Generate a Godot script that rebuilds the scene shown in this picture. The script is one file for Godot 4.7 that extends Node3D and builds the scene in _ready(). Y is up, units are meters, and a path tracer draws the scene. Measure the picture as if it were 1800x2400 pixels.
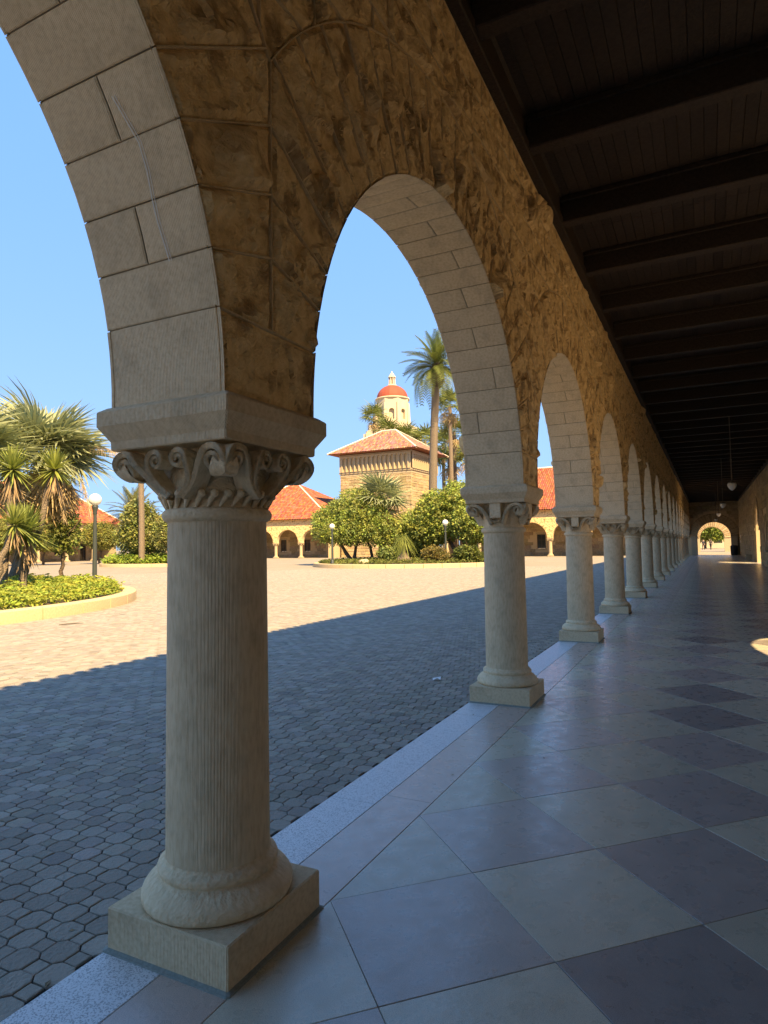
extends Node3D

# Stone arcade beside a sunny paved court: bays of 4.4 m along -z, the court lies towards -x, the wall of the building towards +x.
const D := 4.4076
const YS := 2.2
const RI := 1.894
const RE := 2.66
const A0 := 0.1623
const TOP := 5.66
const NV := 25
# a pale mineral streak on the under side of the near arch: [x, degrees up from its far springing]
const CRACK := [[0.052, 32.8], [0.078, 29.9], [0.097, 27.9], [0.094, 25.1], [0.081, 22.1], [0.079, 19.8], [0.088, 17.4], [0.096, 15.4]]

var M := {}
var taken := {}
var rng := RandomNumberGenerator.new()
var n_low := FastNoiseLite.new()
var n_mid := FastNoiseLite.new()
var n_fine := FastNoiseLite.new()


class MB:
	var v := PackedVector3Array()
	var n := PackedVector3Array()
	var t := PackedVector2Array()
	var c := PackedColorArray()
	var ix := PackedInt32Array()
	var col := Color(1, 1, 1)
	var xf := Transform3D()

	func add(p: Vector3, nn: Vector3, uv: Vector2) -> void:
		v.append(p)
		n.append(nn)
		t.append(uv)
		c.append(col)

	# counter-clockwise as seen from outside
	func quad(a: Vector3, b: Vector3, d: Vector3, e: Vector3) -> void:
		a = xf * a
		b = xf * b
		d = xf * d
		e = xf * e
		var nn := (d - a).cross(e - b).normalized()
		var k := v.size()
		add(a, nn, Vector2(0, 0))
		add(b, nn, Vector2(a.distance_to(b), 0))
		add(d, nn, Vector2(a.distance_to(b), b.distance_to(d)))
		add(e, nn, Vector2(0, b.distance_to(d)))
		ix.append_array(PackedInt32Array([k, k + 2, k + 1, k, k + 3, k + 2]))

	func quad_o(a: Vector3, b: Vector3, d: Vector3, e: Vector3, inside: Vector3) -> void:
		if (d - a).cross(e - b).dot((a + b + d + e) * 0.25 - inside) < 0.0:
			quad(e, d, b, a)
		else:
			quad(a, b, d, e)

	func tri(a: Vector3, b: Vector3, d: Vector3) -> void:
		a = xf * a
		b = xf * b
		d = xf * d
		var nn := (b - a).cross(d - a).normalized()
		var k := v.size()
		add(a, nn, Vector2.ZERO)
		add(b, nn, Vector2(1, 0))
		add(d, nn, Vector2(0, 1))
		ix.append_array(PackedInt32Array([k, k + 2, k + 1]))

	func tri_o(a: Vector3, b: Vector3, d: Vector3, inside: Vector3) -> void:
		if (b - a).cross(d - a).dot((a + b + d) / 3.0 - inside) < 0.0:
			tri(d, b, a)
		else:
			tri(a, b, d)

	func box(lo: Vector3, hi: Vector3, b := 0.0) -> void:
		var m := (lo + hi) * 0.5
		var h := (hi - lo) * 0.5
		for a in 3:
			var u := (a + 1) % 3
			var w := (a + 2) % 3
			for s in [-1.0, 1.0]:
				var q: Array[Vector3] = []
				for k in [[-1, -1], [1, -1], [1, 1], [-1, 1]]:
					var p := m
					p[a] += s * h[a]
					p[u] += k[0] * (h[u] - b)
					p[w] += k[1] * (h[w] - b)
					q.append(p)
				if s > 0:
					quad(q[0], q[1], q[2], q[3])
				else:
					quad(q[3], q[2], q[1], q[0])
		if b <= 0.0:
			return
		for a in 3:
			var u := (a + 1) % 3
			var w := (a + 2) % 3
			for sa in [-1.0, 1.0]:
				for su in [-1.0, 1.0]:
					var p0 := m
					p0[a] += sa * h[a]
					p0[u] += su * (h[u] - b)
					p0[w] -= h[w] - b
					var p1 := p0
					p1[w] += 2.0 * (h[w] - b)
					var p2 := m
					p2[a] += sa * (h[a] - b)
					p2[u] += su * h[u]
					p2[w] += h[w] - b
					var p3 := p2
					p3[w] -= 2.0 * (h[w] - b)
					quad_o(p0, p1, p2, p3, m)
		for sx in [-1.0, 1.0]:
			for sy in [-1.0, 1.0]:
				for sz in [-1.0, 1.0]:
					var s := Vector3(sx, sy, sz)
					var i := h - Vector3(b, b, b)
					tri_o(m + s * Vector3(h.x, i.y, i.z), m + s * Vector3(i.x, h.y, i.z), m + s * Vector3(i.x, i.y, h.z), m)

	func grid(p: PackedVector3Array, nu: int, nv: int, uv: PackedVector2Array, flip := false, wrap := false) -> void:
		var k := v.size()
		var w := nu + 1
		for j in nv + 1:
			for i in w:
				var i0 := i - 1
				var i1 := i + 1
				if wrap:
					i0 = (i + nu - 1) % nu
					i1 = (i + 1) % nu
				else:
					i0 = maxi(i0, 0)
					i1 = mini(i1, nu)
				var du := p[j * w + i1] - p[j * w + i0]
				var dv := p[mini(j + 1, nv) * w + i] - p[maxi(j - 1, 0) * w + i]
				var nn := du.cross(dv)
				if nn.length_squared() < 1e-16:
					nn = Vector3.UP if j > nv / 2 else Vector3.DOWN
				nn = (xf.basis * nn).normalized()
				add(xf * p[j * w + i], -nn if flip else nn, uv[j * w + i])
		for j in nv:
			for i in nu:
				var a := k + j * w + i
				if flip:
					ix.append_array(PackedInt32Array([a, a + 1, a + w + 1, a, a + w + 1, a + w]))
				else:
					ix.append_array(PackedInt32Array([a, a + w + 1, a + 1, a, a + w, a + w + 1]))

	func lathe(profile: Array, seg: int, at := Vector3.ZERO) -> void:
		var p := PackedVector3Array()
		var uv := PackedVector2Array()
		for q in profile:
			for i in seg + 1:
				var a := TAU * i / seg
				p.append(at + Vector3(q[0] * cos(a), q[1], -q[0] * sin(a)))
				uv.append(Vector2(a * 0.213, q[1]))
		grid(p, seg, profile.size() - 1, uv, false, true)

	func tube(path: Array, rad: Array, seg: int) -> void:
		var p := PackedVector3Array()
		var uv := PackedVector2Array()
		var side := Vector3.RIGHT
		var run := 0.0
		for k in path.size():
			var d: Vector3 = (path[mini(k + 1, path.size() - 1)] - path[maxi(k - 1, 0)]).normalized()
			side = side - d * side.dot(d)
			if side.length() < 0.1:
				side = d.cross(Vector3.FORWARD)
				if side.length() < 0.1:
					side = d.cross(Vector3.UP)
			side = side.normalized()
			var up := d.cross(side)
			if k > 0:
				run += path[k].distance_to(path[k - 1])
			for i in seg + 1:
				var a := TAU * i / seg
				p.append(path[k] + (side * cos(a) + up * sin(a)) * rad[k])
				uv.append(Vector2(a * 0.16, run))
		grid(p, seg, path.size() - 1, uv, false, true)

	func sphere(at: Vector3, r: float, seg := 10, rings := 6, sq := 1.0) -> void:
		var pr := []
		for j in rings + 1:
			var a := PI * j / rings - PI / 2
			pr.append([cos(a) * r, sin(a) * r * sq])
		lathe(pr, seg, at)


func mesh_of(parts: Array) -> ArrayMesh:
	var m := ArrayMesh.new()
	for q in parts:
		var b: MB = q[0]
		if b.v.is_empty():
			continue
		var a := []
		a.resize(Mesh.ARRAY_MAX)
		a[Mesh.ARRAY_VERTEX] = b.v
		a[Mesh.ARRAY_NORMAL] = b.n
		a[Mesh.ARRAY_TEX_UV] = b.t
		if (q[1] as StandardMaterial3D).vertex_color_use_as_albedo:
			a[Mesh.ARRAY_COLOR] = b.c
		a[Mesh.ARRAY_INDEX] = b.ix
		m.add_surface_from_arrays(Mesh.PRIMITIVE_TRIANGLES, a)
		m.surface_set_material(m.get_surface_count() - 1, q[1])
	return m


func numbered(called: String) -> String:
	var k: int = taken.get(called, -1) + 1
	taken[called] = k
	return called if k == 0 else "%s_%03d" % [called, k]


func tag(o: Node, label: String, category: String, group := "") -> Node:
	o.set_meta("label", label)
	o.set_meta("category", category)
	if group:
		o.set_meta("group", group)
	return o


func thing(called: String, label: String, category: String, at := Vector3.ZERO, group := "") -> Node3D:
	var o := Node3D.new()
	o.name = numbered(called)
	o.position = at
	add_child(o)
	tag(o, label, category, group)
	return o


func part(parent: Node, called: String, mesh: Mesh, at := Vector3.ZERO, turn := 0.0) -> MeshInstance3D:
	var o := MeshInstance3D.new()
	o.name = called if parent != self else numbered(called)
	o.mesh = mesh
	o.position = at
	o.rotation.y = turn
	parent.add_child(o, true)
	return o


func node(parent: Node, called: String, at := Vector3.ZERO) -> Node3D:
	var o := Node3D.new()
	o.name = called
	o.position = at
	parent.add_child(o, true)
	return o


func setting(called: String, mesh: Mesh, at := Vector3.ZERO) -> MeshInstance3D:
	var o := part(self, called, mesh, at)
	o.set_meta("kind", "structure")
	return o


func scatter(parent: Node, called: String, mesh: Mesh, where: Array, cols: Array) -> MultiMeshInstance3D:
	var mm := MultiMesh.new()
	mm.transform_format = MultiMesh.TRANSFORM_3D
	mm.use_colors = true
	mm.mesh = mesh
	mm.instance_count = where.size()
	for i in where.size():
		mm.set_instance_transform(i, where[i])
		mm.set_instance_color(i, cols[i])
	var o := MultiMeshInstance3D.new()
	o.name = called if parent != self else numbered(called)
	o.multimesh = mm
	parent.add_child(o, true)
	return o


# ---------------------------------------------------------------- materials
func noise_tex(seed_: int, freq: float, oct: int, ramp: Array, size := 512, kind := FastNoiseLite.TYPE_SIMPLEX_SMOOTH, fractal := FastNoiseLite.FRACTAL_FBM) -> NoiseTexture2D:
	var n := FastNoiseLite.new()
	n.seed = seed_
	n.noise_type = kind
	n.frequency = freq
	n.fractal_type = fractal
	n.fractal_octaves = oct
	n.fractal_gain = 0.55
	var t := NoiseTexture2D.new()
	t.width = size
	t.height = size
	t.seamless = true
	t.noise = n
	if ramp.size():
		var g := Gradient.new()
		g.offsets = PackedFloat32Array(ramp.map(func(q): return q[0]))
		g.colors = PackedColorArray(ramp.map(func(q): return (Color(q[1], q[1], q[1]) if q.size() == 2 else Color(q[1], q[2], q[3])).linear_to_srgb()))
		t.color_ramp = g
	return t


func stripe_tex(seed_: int, broken: float) -> ImageTexture:
	var im := Image.create(512, 512, false, Image.FORMAT_L8)
	var n := FastNoiseLite.new()
	n.seed = seed_
	n.frequency = 0.02
	for x in 512:
		for y in 512:
			var w := n.get_noise_2d(x, y * 0.25)
			var w2 := n.get_noise_2d(x * 6.0 + 900.0, y * broken)
			var s := 0.5 + 0.5 * sin(TAU * (x / 8.0 + w * 0.07))
			im.set_pixel(x, y, Color.from_hsv(0, 0, clampf(0.2 + 0.6 * s * (0.8 + 0.35 * w2) + 0.08 * w2, 0, 1)))
	return ImageTexture.create_from_image(im)


func pbr(called: String, col: Color, rough: float, o := {}) -> StandardMaterial3D:
	var m := StandardMaterial3D.new()
	m.resource_name = called
	m.albedo_color = col.linear_to_srgb()
	m.roughness = rough
	m.metallic_specular = o.get("spec", 0.4)
	if o.has("tex"):
		m.albedo_texture = o.tex
	if o.has("tri"):
		m.uv1_triplanar = true
		m.uv1_world_triplanar = true
		m.uv1_scale = Vector3.ONE * float(o.tri)
		m.uv1_triplanar_sharpness = 8.0
	elif o.has("uv"):
		m.uv1_scale = Vector3.ONE * float(o.uv)
	if o.has("bump"):
		m.heightmap_enabled = true
		m.heightmap_texture = o.bump
		m.heightmap_scale = o.bump_cm
	if o.has("detail"):
		m.detail_enabled = true
		m.detail_albedo = o.detail
		m.detail_blend_mode = BaseMaterial3D.BLEND_MODE_MUL
		m.detail_uv_layer = BaseMaterial3D.DETAIL_UV_2
		m.uv2_triplanar = true
		m.uv2_world_triplanar = true
		m.uv2_scale = Vector3.ONE * float(o.detail_tri)
		m.uv2_triplanar_sharpness = 8.0
	if o.get("vc", false):
		m.vertex_color_use_as_albedo = true
	if o.has("rough_tex"):
		m.roughness_texture = o.rough_tex
		m.roughness_texture_channel = BaseMaterial3D.TEXTURE_CHANNEL_RED
	if o.has("backlight"):
		m.backlight_enabled = true
		m.backlight = (o.backlight as Color).linear_to_srgb()
	M[called] = m
	return m


func materials() -> void:
	var grain := noise_tex(3, 0.06, 4, [])
	var coarse := noise_tex(5, 0.012, 5, [])
	var rockbump := noise_tex(8, 0.016, 4, [], 1024)
	var grit := noise_tex(9, 0.06, 4, [], 1024)
	var stain := noise_tex(11, 0.010, 5, [[0.0, 0.36, 0.33, 0.31], [0.24, 0.55, 0.51, 0.48], [0.33, 0.80, 0.77, 0.75], [0.42, 0.97, 0.96, 0.95], [1.0, 1.0, 1.0, 1.0]], 512)
	var mild := noise_tex(12, 0.008, 5, [[0.0, 0.78, 0.77, 0.76], [0.5, 0.97, 0.96, 0.95], [1.0, 1.0, 1.0, 1.0]], 512)
	var rocktex := noise_tex(21, 0.012, 5, [[0.0, 0.56, 0.38, 0.165], [0.35, 0.72, 0.50, 0.235], [0.6, 0.80, 0.575, 0.28], [1.0, 0.85, 0.64, 0.34]], 1024)
	pbr("rock", Color(1, 1, 1), 0.92, {"tex": rocktex, "tri": 0.8, "bump": grit, "bump_cm": 0.8, "detail": stain, "detail_tri": 0.5, "spec": 0.25})
	var stonetex := noise_tex(22, 0.03, 5, [[0.0, 0.62, 0.475, 0.285], [0.5, 0.745, 0.59, 0.37], [1.0, 0.81, 0.665, 0.44]], 512)
	var stripes := stripe_tex(4, 0.8)
	var stripes2 := stripe_tex(9, 3.0)
	pbr("tooled", Color(1, 1, 1), 0.9, {"tex": stonetex, "tri": 2.2, "bump": stripes, "bump_cm": 0.5, "detail": mild, "detail_tri": 0.8, "spec": 0.25})
	var shaft := pbr("shaft", Color(1, 1, 1), 0.9, {"tex": noise_tex(23, 0.03, 5, [[0.0, 0.62, 0.475, 0.285], [0.5, 0.745, 0.59, 0.37], [1.0, 0.81, 0.665, 0.44]]), "bump": stripes, "bump_cm": 0.4, "detail": mild, "detail_tri": 1.1, "spec": 0.25})
	shaft.uv1_scale = Vector3(2.8, 0.66, 1.0)
	shaft.uv1_offset = Vector3(0, -0.2, 0)
	var soffit := pbr("soffit", Color(1, 1, 1), 0.9, {"tex": noise_tex(24, 0.03, 5, [[0.0, 0.62, 0.475, 0.285], [0.5, 0.745, 0.59, 0.37], [1.0, 0.81, 0.665, 0.44]]), "bump": stripes2, "bump_cm": 0.35, "detail": mild, "detail_tri": 0.9, "spec": 0.25})
	soffit.uv1_scale = Vector3.ONE * 2.0
	pbr("carved", Color(1, 1, 1), 0.9, {"tex": stonetex, "tri": 2.0, "bump": rockbump, "bump_cm": 0.5, "detail": mild, "detail_tri": 1.3, "spec": 0.25})
	pbr("mortar", Color(0.70, 0.53, 0.30), 0.95, {"tex": noise_tex(25, 0.04, 4, [[0, 0.7], [1, 1.0]]), "tri": 2.0})
	pbr("lime", Color(0.72, 0.68, 0.58), 0.95)
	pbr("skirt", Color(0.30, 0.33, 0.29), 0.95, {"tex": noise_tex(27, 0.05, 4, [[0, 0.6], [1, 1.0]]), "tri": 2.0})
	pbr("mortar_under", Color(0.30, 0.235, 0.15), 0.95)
	pbr("block", Color(1, 1, 1), 0.92, {"tex": noise_tex(29, 0.02, 5, [[0.0, 0.34, 0.25, 0.14], [0.5, 0.48, 0.365, 0.21], [1.0, 0.58, 0.46, 0.29]], 512), "tri": 0.35, "bump": rockbump, "bump_cm": 4.0, "vc": true, "spec": 0.25})
	pbr("dressed", Color(0.50, 0.40, 0.25), 0.9, {"tex": noise_tex(26, 0.02, 4, [[0, 0.75], [1, 1.0]]), "tri": 0.6})
	var speck := noise_tex(31, 0.2, 3, [[0.0, 0.45], [0.40, 0.80], [0.55, 0.92], [0.7, 1.0], [1.0, 1.0]], 1024)
	var patch := noise_tex(32, 0.01, 4, [[0, 0.85], [1, 1.0]])
	var scuff := noise_tex(33, 0.014, 5, [[0.0, 0.04], [0.5, 0.08], [1.0, 0.18]])
	var tones := {"green_0": Color(0.62, 0.575, 0.435), "green_1": Color(0.56, 0.52, 0.395), "green_2": Color(0.66, 0.61, 0.46), "purple_0": Color(0.48, 0.415, 0.36), "purple_1": Color(0.36, 0.315, 0.28), "purple_2": Color(0.55, 0.48, 0.415), "edge": Color(0.62, 0.49, 0.40)}
	for k in tones:
		pbr(k, tones[k], 1.0, {"tex": speck, "tri": 0.93, "rough_tex": scuff, "detail": patch, "detail_tri": 0.7, "spec": 0.6, "bump": grain, "bump_cm": 0.06})
	pbr("granite", Color(0.74, 0.74, 0.72), 0.45, {"tex": noise_tex(34, 0.2, 2, [[0.0, 0.3], [0.36, 0.55], [0.45, 0.9], [1.0, 1.0]], 1024, FastNoiseLite.TYPE_VALUE), "tri": 1.1, "spec": 0.5})
	pbr("grout", Color(0.10, 0.095, 0.09), 0.95)
	pbr("paver", Color(1, 1, 1), 0.93, {"tex": noise_tex(35, 0.2, 3, [[0.0, 0.5], [0.4, 0.85], [0.6, 1.0], [0.72, 1.0], [1.0, 1.0]], 1024), "tri": 1.15, "vc": true, "bump": grain, "bump_cm": 0.5, "detail": patch, "detail_tri": 0.35, "spec": 0.3})
	pbr("sand", Color(0.035, 0.033, 0.03), 0.95, {"tex": noise_tex(36, 0.1, 4, [[0, 0.6], [1, 1.2]]), "tri": 3.0})
	pbr("court", Color(0.36, 0.31, 0.237), 0.95, {"tex": noise_tex(37, 0.05, 5, [[0, 0.72], [0.5, 0.95], [1, 1.08]]), "tri": 0.35, "detail": patch, "detail_tri": 0.06, "bump": grain, "bump_cm": 2.0, "spec": 0.2})
	pbr("wood", Color(0.050, 0.036, 0.025), 0.6, {"tex": noise_tex(41, 0.03, 5, [[0, 0.6], [1, 1.2]]), "tri": 1.2, "bump": grain, "bump_cm": 0.3, "spec": 0.3})
	pbr("wood_board", Color(0.045, 0.033, 0.025), 0.62, {"tex": noise_tex(42, 0.03, 5, [[0, 0.6], [1, 1.2]]), "tri": 0.9, "bump": grain, "bump_cm": 0.3, "vc": true, "spec": 0.3})
	pbr("tile_roof", Color(1, 1, 1), 0.85, {"vc": true, "tex": noise_tex(43, 0.05, 4, [[0, 0.7], [1, 1.1]]), "tri": 0.6})
	pbr("ridge", Color(0.72, 0.60, 0.48), 0.9)
	pbr("glass_dark", Color(0.03, 0.035, 0.04), 0.12, {"spec": 0.6})
	pbr("frame_dark", Color(0.06, 0.045, 0.035), 0.5)
	pbr("plaster", Color(0.58, 0.49, 0.34), 0.9, {"tex": noise_tex(44, 0.01, 4, [[0, 0.85], [1, 1.0]]), "tri": 0.08})
	pbr("dome", Color(1, 1, 1), 0.7, {"vc": true})
	pbr("post", Color(0.045, 0.055, 0.05), 0.45, {"spec": 0.5})
	pbr("opal", Color(0.86, 0.85, 0.80), 0.3, {"backlight": Color(0.5, 0.5, 0.47)})
	pbr("opal_aged", Color(0.80, 0.75, 0.66), 0.4, {"backlight": Color(0.3, 0.28, 0.24)})
	pbr("bronze", Color(0.16, 0.12, 0.08), 0.45)
	pbr("iron", Color(0.03, 0.027, 0.025), 0.5)
	pbr("leaf", Color(1, 1, 1), 0.55, {"vc": true, "backlight": Color(0.5, 0.5, 0.4), "spec": 0.35})
	pbr("dry", Color(1, 1, 1), 0.9, {"vc": true})
	pbr("bark", Color(0.17, 0.125, 0.085), 0.95, {"tex": noise_tex(45, 0.03, 5, [[0, 0.35], [1, 1.25]]), "tri": 1.6, "bump": coarse, "bump_cm": 4.0})
	pbr("bark_palm", Color(0.30, 0.235, 0.165), 0.95, {"tex": noise_tex(46, 0.05, 5, [[0, 0.4], [1, 1.2]]), "tri": 0.9, "bump": rockbump, "bump_cm": 5.0})
	pbr("soil", Color(0.10, 0.075, 0.05), 0.98, {"tex": noise_tex(47, 0.05, 5, [[0, 0.5], [1, 1.3]]), "tri": 0.8})
	pbr("kerb", Color(0.60, 0.46, 0.26), 0.9, {"tex": noise_tex(48, 0.03, 4, [[0, 0.8], [1, 1.05]]), "tri": 0.9})
	pbr("paper", Color(0.8, 0.8, 0.78), 0.8)
	pbr("skin", Color(0.42, 0.27, 0.19), 0.7)
	pbr("cloth", Color(1, 1, 1), 0.9, {"vc": true})


# ---------------------------------------------------------------- arcade stonework
func rock(mb: MB, p: PackedVector2Array, nu: int, nv: int, x0: float, sgn: float, seed_: int, amp: float) -> void:
	rng.seed = seed_
	var w := nu + 1
	var mid := Vector2.ZERO
	for q in p:
		mid += q
	mid /= p.size()
	var planes := []
	for k in 6:
		planes.append([rng.randf_range(0.036, 0.085), rng.randf_range(-0.55, 0.55), rng.randf_range(-0.55, 0.55), rng.randf_range(-0.14, 0.14), rng.randf_range(-0.14, 0.14)])
	var chips := []
	for k in 5:
		var e: Vector2 = p[rng.randi() % p.size()]
		e = e.lerp(mid, rng.randf_range(0.0, 0.7))
		chips.append([e, rng.randf_range(0.03, 0.10), rng.randf_range(0.5, 2.2), rng.randf_range(0.012, 0.042)])
	var off := rng.randf() * 50.0
	var out := PackedVector3Array()
	var uv := PackedVector2Array()
	for j in nv + 1:
		for i in w:
			var q := p[j * w + i]
			if facets and i > 0 and j > 0 and i < nu and j < nv:
				q += Vector2(rng.randf_range(-0.35, 0.35) * p[0].distance_to(p[nu]) / nu, rng.randf_range(-0.35, 0.35) * p[0].distance_to(p[nv * w]) / nv)
			var lu := p[j * w].distance_to(p[j * w + nu])
			var lv := p[i].distance_to(p[nv * w + i])
			var d := minf(minf(i, nu - i) / float(nu) * lu, minf(j, nv - j) / float(nv) * lv)
			var h := 0.088
			for pl in planes:
				h = minf(h, pl[0] + pl[1] * (q.x - mid.x - pl[3]) + pl[2] * (q.y - mid.y - pl[4]))
			h = maxf(h, 0.012) * amp
			var z := q.x
			h += (0.008 * n_low.get_noise_3d(z, q.y, off) + 0.0075 * n_mid.get_noise_3d(z * 0.7 + q.y * 0.2, q.y * 1.2, off) + 0.0035 * n_fine.get_noise_3d(z, q.y, off)) * amp
			h -= 0.010 * amp * smoothstep(0.55, 0.95, n_low.get_noise_3d(z * 0.9 + 7.0, q.y * 0.9, off))
			for c in chips:
				var dx: float = (q.x - c[0].x) / c[1]
				var dy: float = (q.y - c[0].y) / (c[1] * c[2])
				var cd := dx * dx + dy * dy + 0.5 * n_fine.get_noise_3d(z * 0.4, q.y * 0.4, off + 9.0)
				if cd < 1.0:
					h -= c[3] * amp * minf(1.0, (1.0 - cd) * 2.5)
			var e := smoothstep(0.003, 0.03, d)
			out.append(Vector3(x0 + sgn * (maxf(h, -0.004) * e - 0.008 * (1.0 - e)), q.y, q.x))
			uv.append(q)
	if not facets or sgn < 0:
		mb.grid(out, nu, nv, uv, sgn < 0)
		return
	for j in nv:
		for i in nu:
			var k := j * w + i
			if (i * 7 + j * 3) % 2 == 0:
				mb.tri(out[k], out[k + 1], out[k + w + 1])
				mb.tri(out[k], out[k + w + 1], out[k + w])
			else:
				mb.tri(out[k], out[k + 1], out[k + w])
				mb.tri(out[k + 1], out[k + w + 1], out[k + w])


func ring_out(a: float) -> float:
	return minf(RE, D * 0.5 / maxf(absf(cos(a)), 0.001))


func voussoir(k: int, cell: float, seed_: int, both := true) -> Array:
	var da := (PI - 2.0 * A0) / NV
	var a0 := A0 + da * k
	var a1 := a0 + da
	var gap := 0.0025
	var zc := -D * 0.5
	var face := MB.new()
	var under := MB.new()
	rng.seed = seed_
	for s in ([1.0, -1.0] if both else [1.0]):
		var cl := cell if s > 0 else maxf(cell * 1.5, 0.03)
		var nu := maxi(3, int(0.24 / cl))
		var nv := maxi(4, int((ring_out((a0 + a1) * 0.5) - RI) / cl))
		var p := PackedVector2Array()
		for j in nv + 1:
			for i in nu + 1:
				var a := lerpf(a0 + gap / RI, a1 - gap / RI, float(i) / nu)
				var r := ring_out(a) - gap * 1.5
				var o := Vector2(zc + r * cos(a), YS + r * sin(a))
				if k == 0 or k == NV - 1:
					var e := (a - a0) / da if k == 0 else (a1 - a) / da
					o.y = lerpf(YS + RI * sin(A0) + gap, YS + D * 0.5 * tan(A0 + da), e)
					o.x = -gap if k == 0 else -D + gap
				var inn := Vector2(zc + RI * cos(a), YS + RI * sin(a))
				p.append(inn.lerp(o, float(j) / nv))
		rock(face, p, nu, nv, 0.292 * s, s, seed_ + int(s), 1.0)
	# under side, one stone or two
	var cuts := [-0.301, 0.301]
	if k % 2 == 1:
		cuts = [-0.301, rng.randf_range(-0.12, 0.12), 0.301]
	for c in cuts.size() - 1:
		var xa: float = cuts[c] + (0.0025 if c > 0 else 0.0)
		var xb: float = cuts[c + 1] - (0.0025 if c < cuts.size() - 2 else 0.0)
		var nu2 := 6
		var nv2 := 4
		var p3 := PackedVector3Array()
		var uv := PackedVector2Array()
		var tilt := rng.randf_range(-0.0015, 0.0015)
		for j in nv2 + 1:
			for i in nu2 + 1:
				var x := lerpf(xa, xb, [0.0, 0.02, 0.25, 0.5, 0.75, 0.98, 1.0][i])
				var a := lerpf(a0 + gap / RI, a1 - gap / RI, [0.0, 0.03, 0.5, 0.97, 1.0][j])
				var edge := 0.006 if (i == 0 or i == nu2 or j == 0 or j == nv2) else 0.0
				var r := RI + edge + tilt + 0.001 * n_fine.get_noise_3d(x * 0.3, a * 0.6, seed_)
				p3.append(Vector3(x, YS + r * sin(a), zc + r * cos(a)))
				uv.append(Vector2(x, a * RI))
		under.grid(p3, nu2, nv2, uv, true)
	return [[face, M.rock], [under, M.soffit]]


func springer(cell: float, seed_: int) -> Array:
	var face := MB.new()
	var under := MB.new()
	var y1 := YS + RI * sin(A0)
	for s in [1.0, -1.0]:
		var nu := int(0.62 / cell)
		var nv := int(0.32 / cell)
		var p := PackedVector2Array()
		for j in nv + 1:
			var y := lerpf(2.187, y1 - 0.002, float(j) / nv)
			var hw := D * 0.5 - sqrt(RI * RI - pow(maxf(y - YS, 0.0), 2))
			for i in nu + 1:
				p.append(Vector2(lerpf(hw, -hw, float(i) / nu), y))
		rock(face, p, nu, nv, 0.292 * s, s, seed_ + int(s), 0.9)
		var q := PackedVector3Array()
		var uv := PackedVector2Array()
		for j in 5:
			var y := lerpf(2.187, y1 - 0.002, j / 4.0)
			var hw := D * 0.5 - sqrt(RI * RI - pow(maxf(y - YS, 0.0), 2))
			for i in 7:
				var x := lerpf(-0.302, 0.302, i / 6.0)
				q.append(Vector3(x, y, s * (hw - (0.004 if i == 0 or i == 6 else 0.0))))
				uv.append(Vector2(x, y))
		under.grid(q, 6, 4, uv, s < 0)
	return [[face, M.rock], [under, M.soffit]]


const COURSES := [3.69, 4.02, 4.36, 4.71, 5.06, 5.38, 5.66]


func extrados(z: float) -> float:
	var dz := fposmod(z + D, D) - D * 0.5
	return YS + sqrt(maxf(RE * RE - dz * dz, 0.0))


func course_cuts(c: int, seed_: int) -> Array:
	rng.seed = c * 7 + 3
	var shift := rng.randf_range(0.1, 0.5)
	rng.seed = seed_ * 31 + c
	var z := -shift
	var cuts := [z]
	while z > -D - shift + 1.3:
		z -= rng.randf_range(0.5, 0.95)
		cuts.append(z)
	if cuts[cuts.size() - 1] + D + shift < 0.3:
		cuts.remove_at(cuts.size() - 1)
	cuts.append(-D - shift)
	return cuts


# the stones of the courses over the arches of one bay, each as [[mesh builder, material]]
func course_stones(cell: float, seed_: int, both := true) -> Array:
	var out := []
	for c in COURSES.size() - 1:
		var y0: float = COURSES[c] + 0.0025
		var y1: float = COURSES[c + 1] - 0.0025
		var cuts := course_cuts(c, seed_)
		for k in cuts.size() - 1:
			var za: float = cuts[k] - 0.0025
			var zb: float = cuts[k + 1] + 0.0025
			# keep the runs where the stone rises above the ring
			var runs := []
			var start := INF
			for i in 41:
				var zz := lerpf(za, zb, i / 40.0)
				var open := y1 - extrados(zz) > 0.05
				if open and start == INF:
					start = zz
				if (not open or i == 40) and start != INF:
					if start - zz > 0.07:
						runs.append([start, zz])
					start = INF
			for r in runs:
				var face := MB.new()
				for s in ([1.0, -1.0] if both else [1.0]):
					var cl := cell if s > 0 else maxf(cell * 1.6, 0.035)
					var nu := maxi(3, int((r[0] - r[1]) / cl))
					var nv := maxi(3, int((y1 - y0) / cl))
					var p := PackedVector2Array()
					for j in nv + 1:
						for i in nu + 1:
							var zz: float = lerpf(r[0], r[1], float(i) / nu)
							var lo := maxf(y0, extrados(zz) + 0.004)
							p.append(Vector2(zz, lerpf(lo, y1, float(j) / nv)))
					rock(face, p, nu, nv, 0.292 * s, s, seed_ * 977 + c * 61 + k * 7 + int(s), 0.95)
				out.append([[face, M.rock]])
	return out


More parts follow.
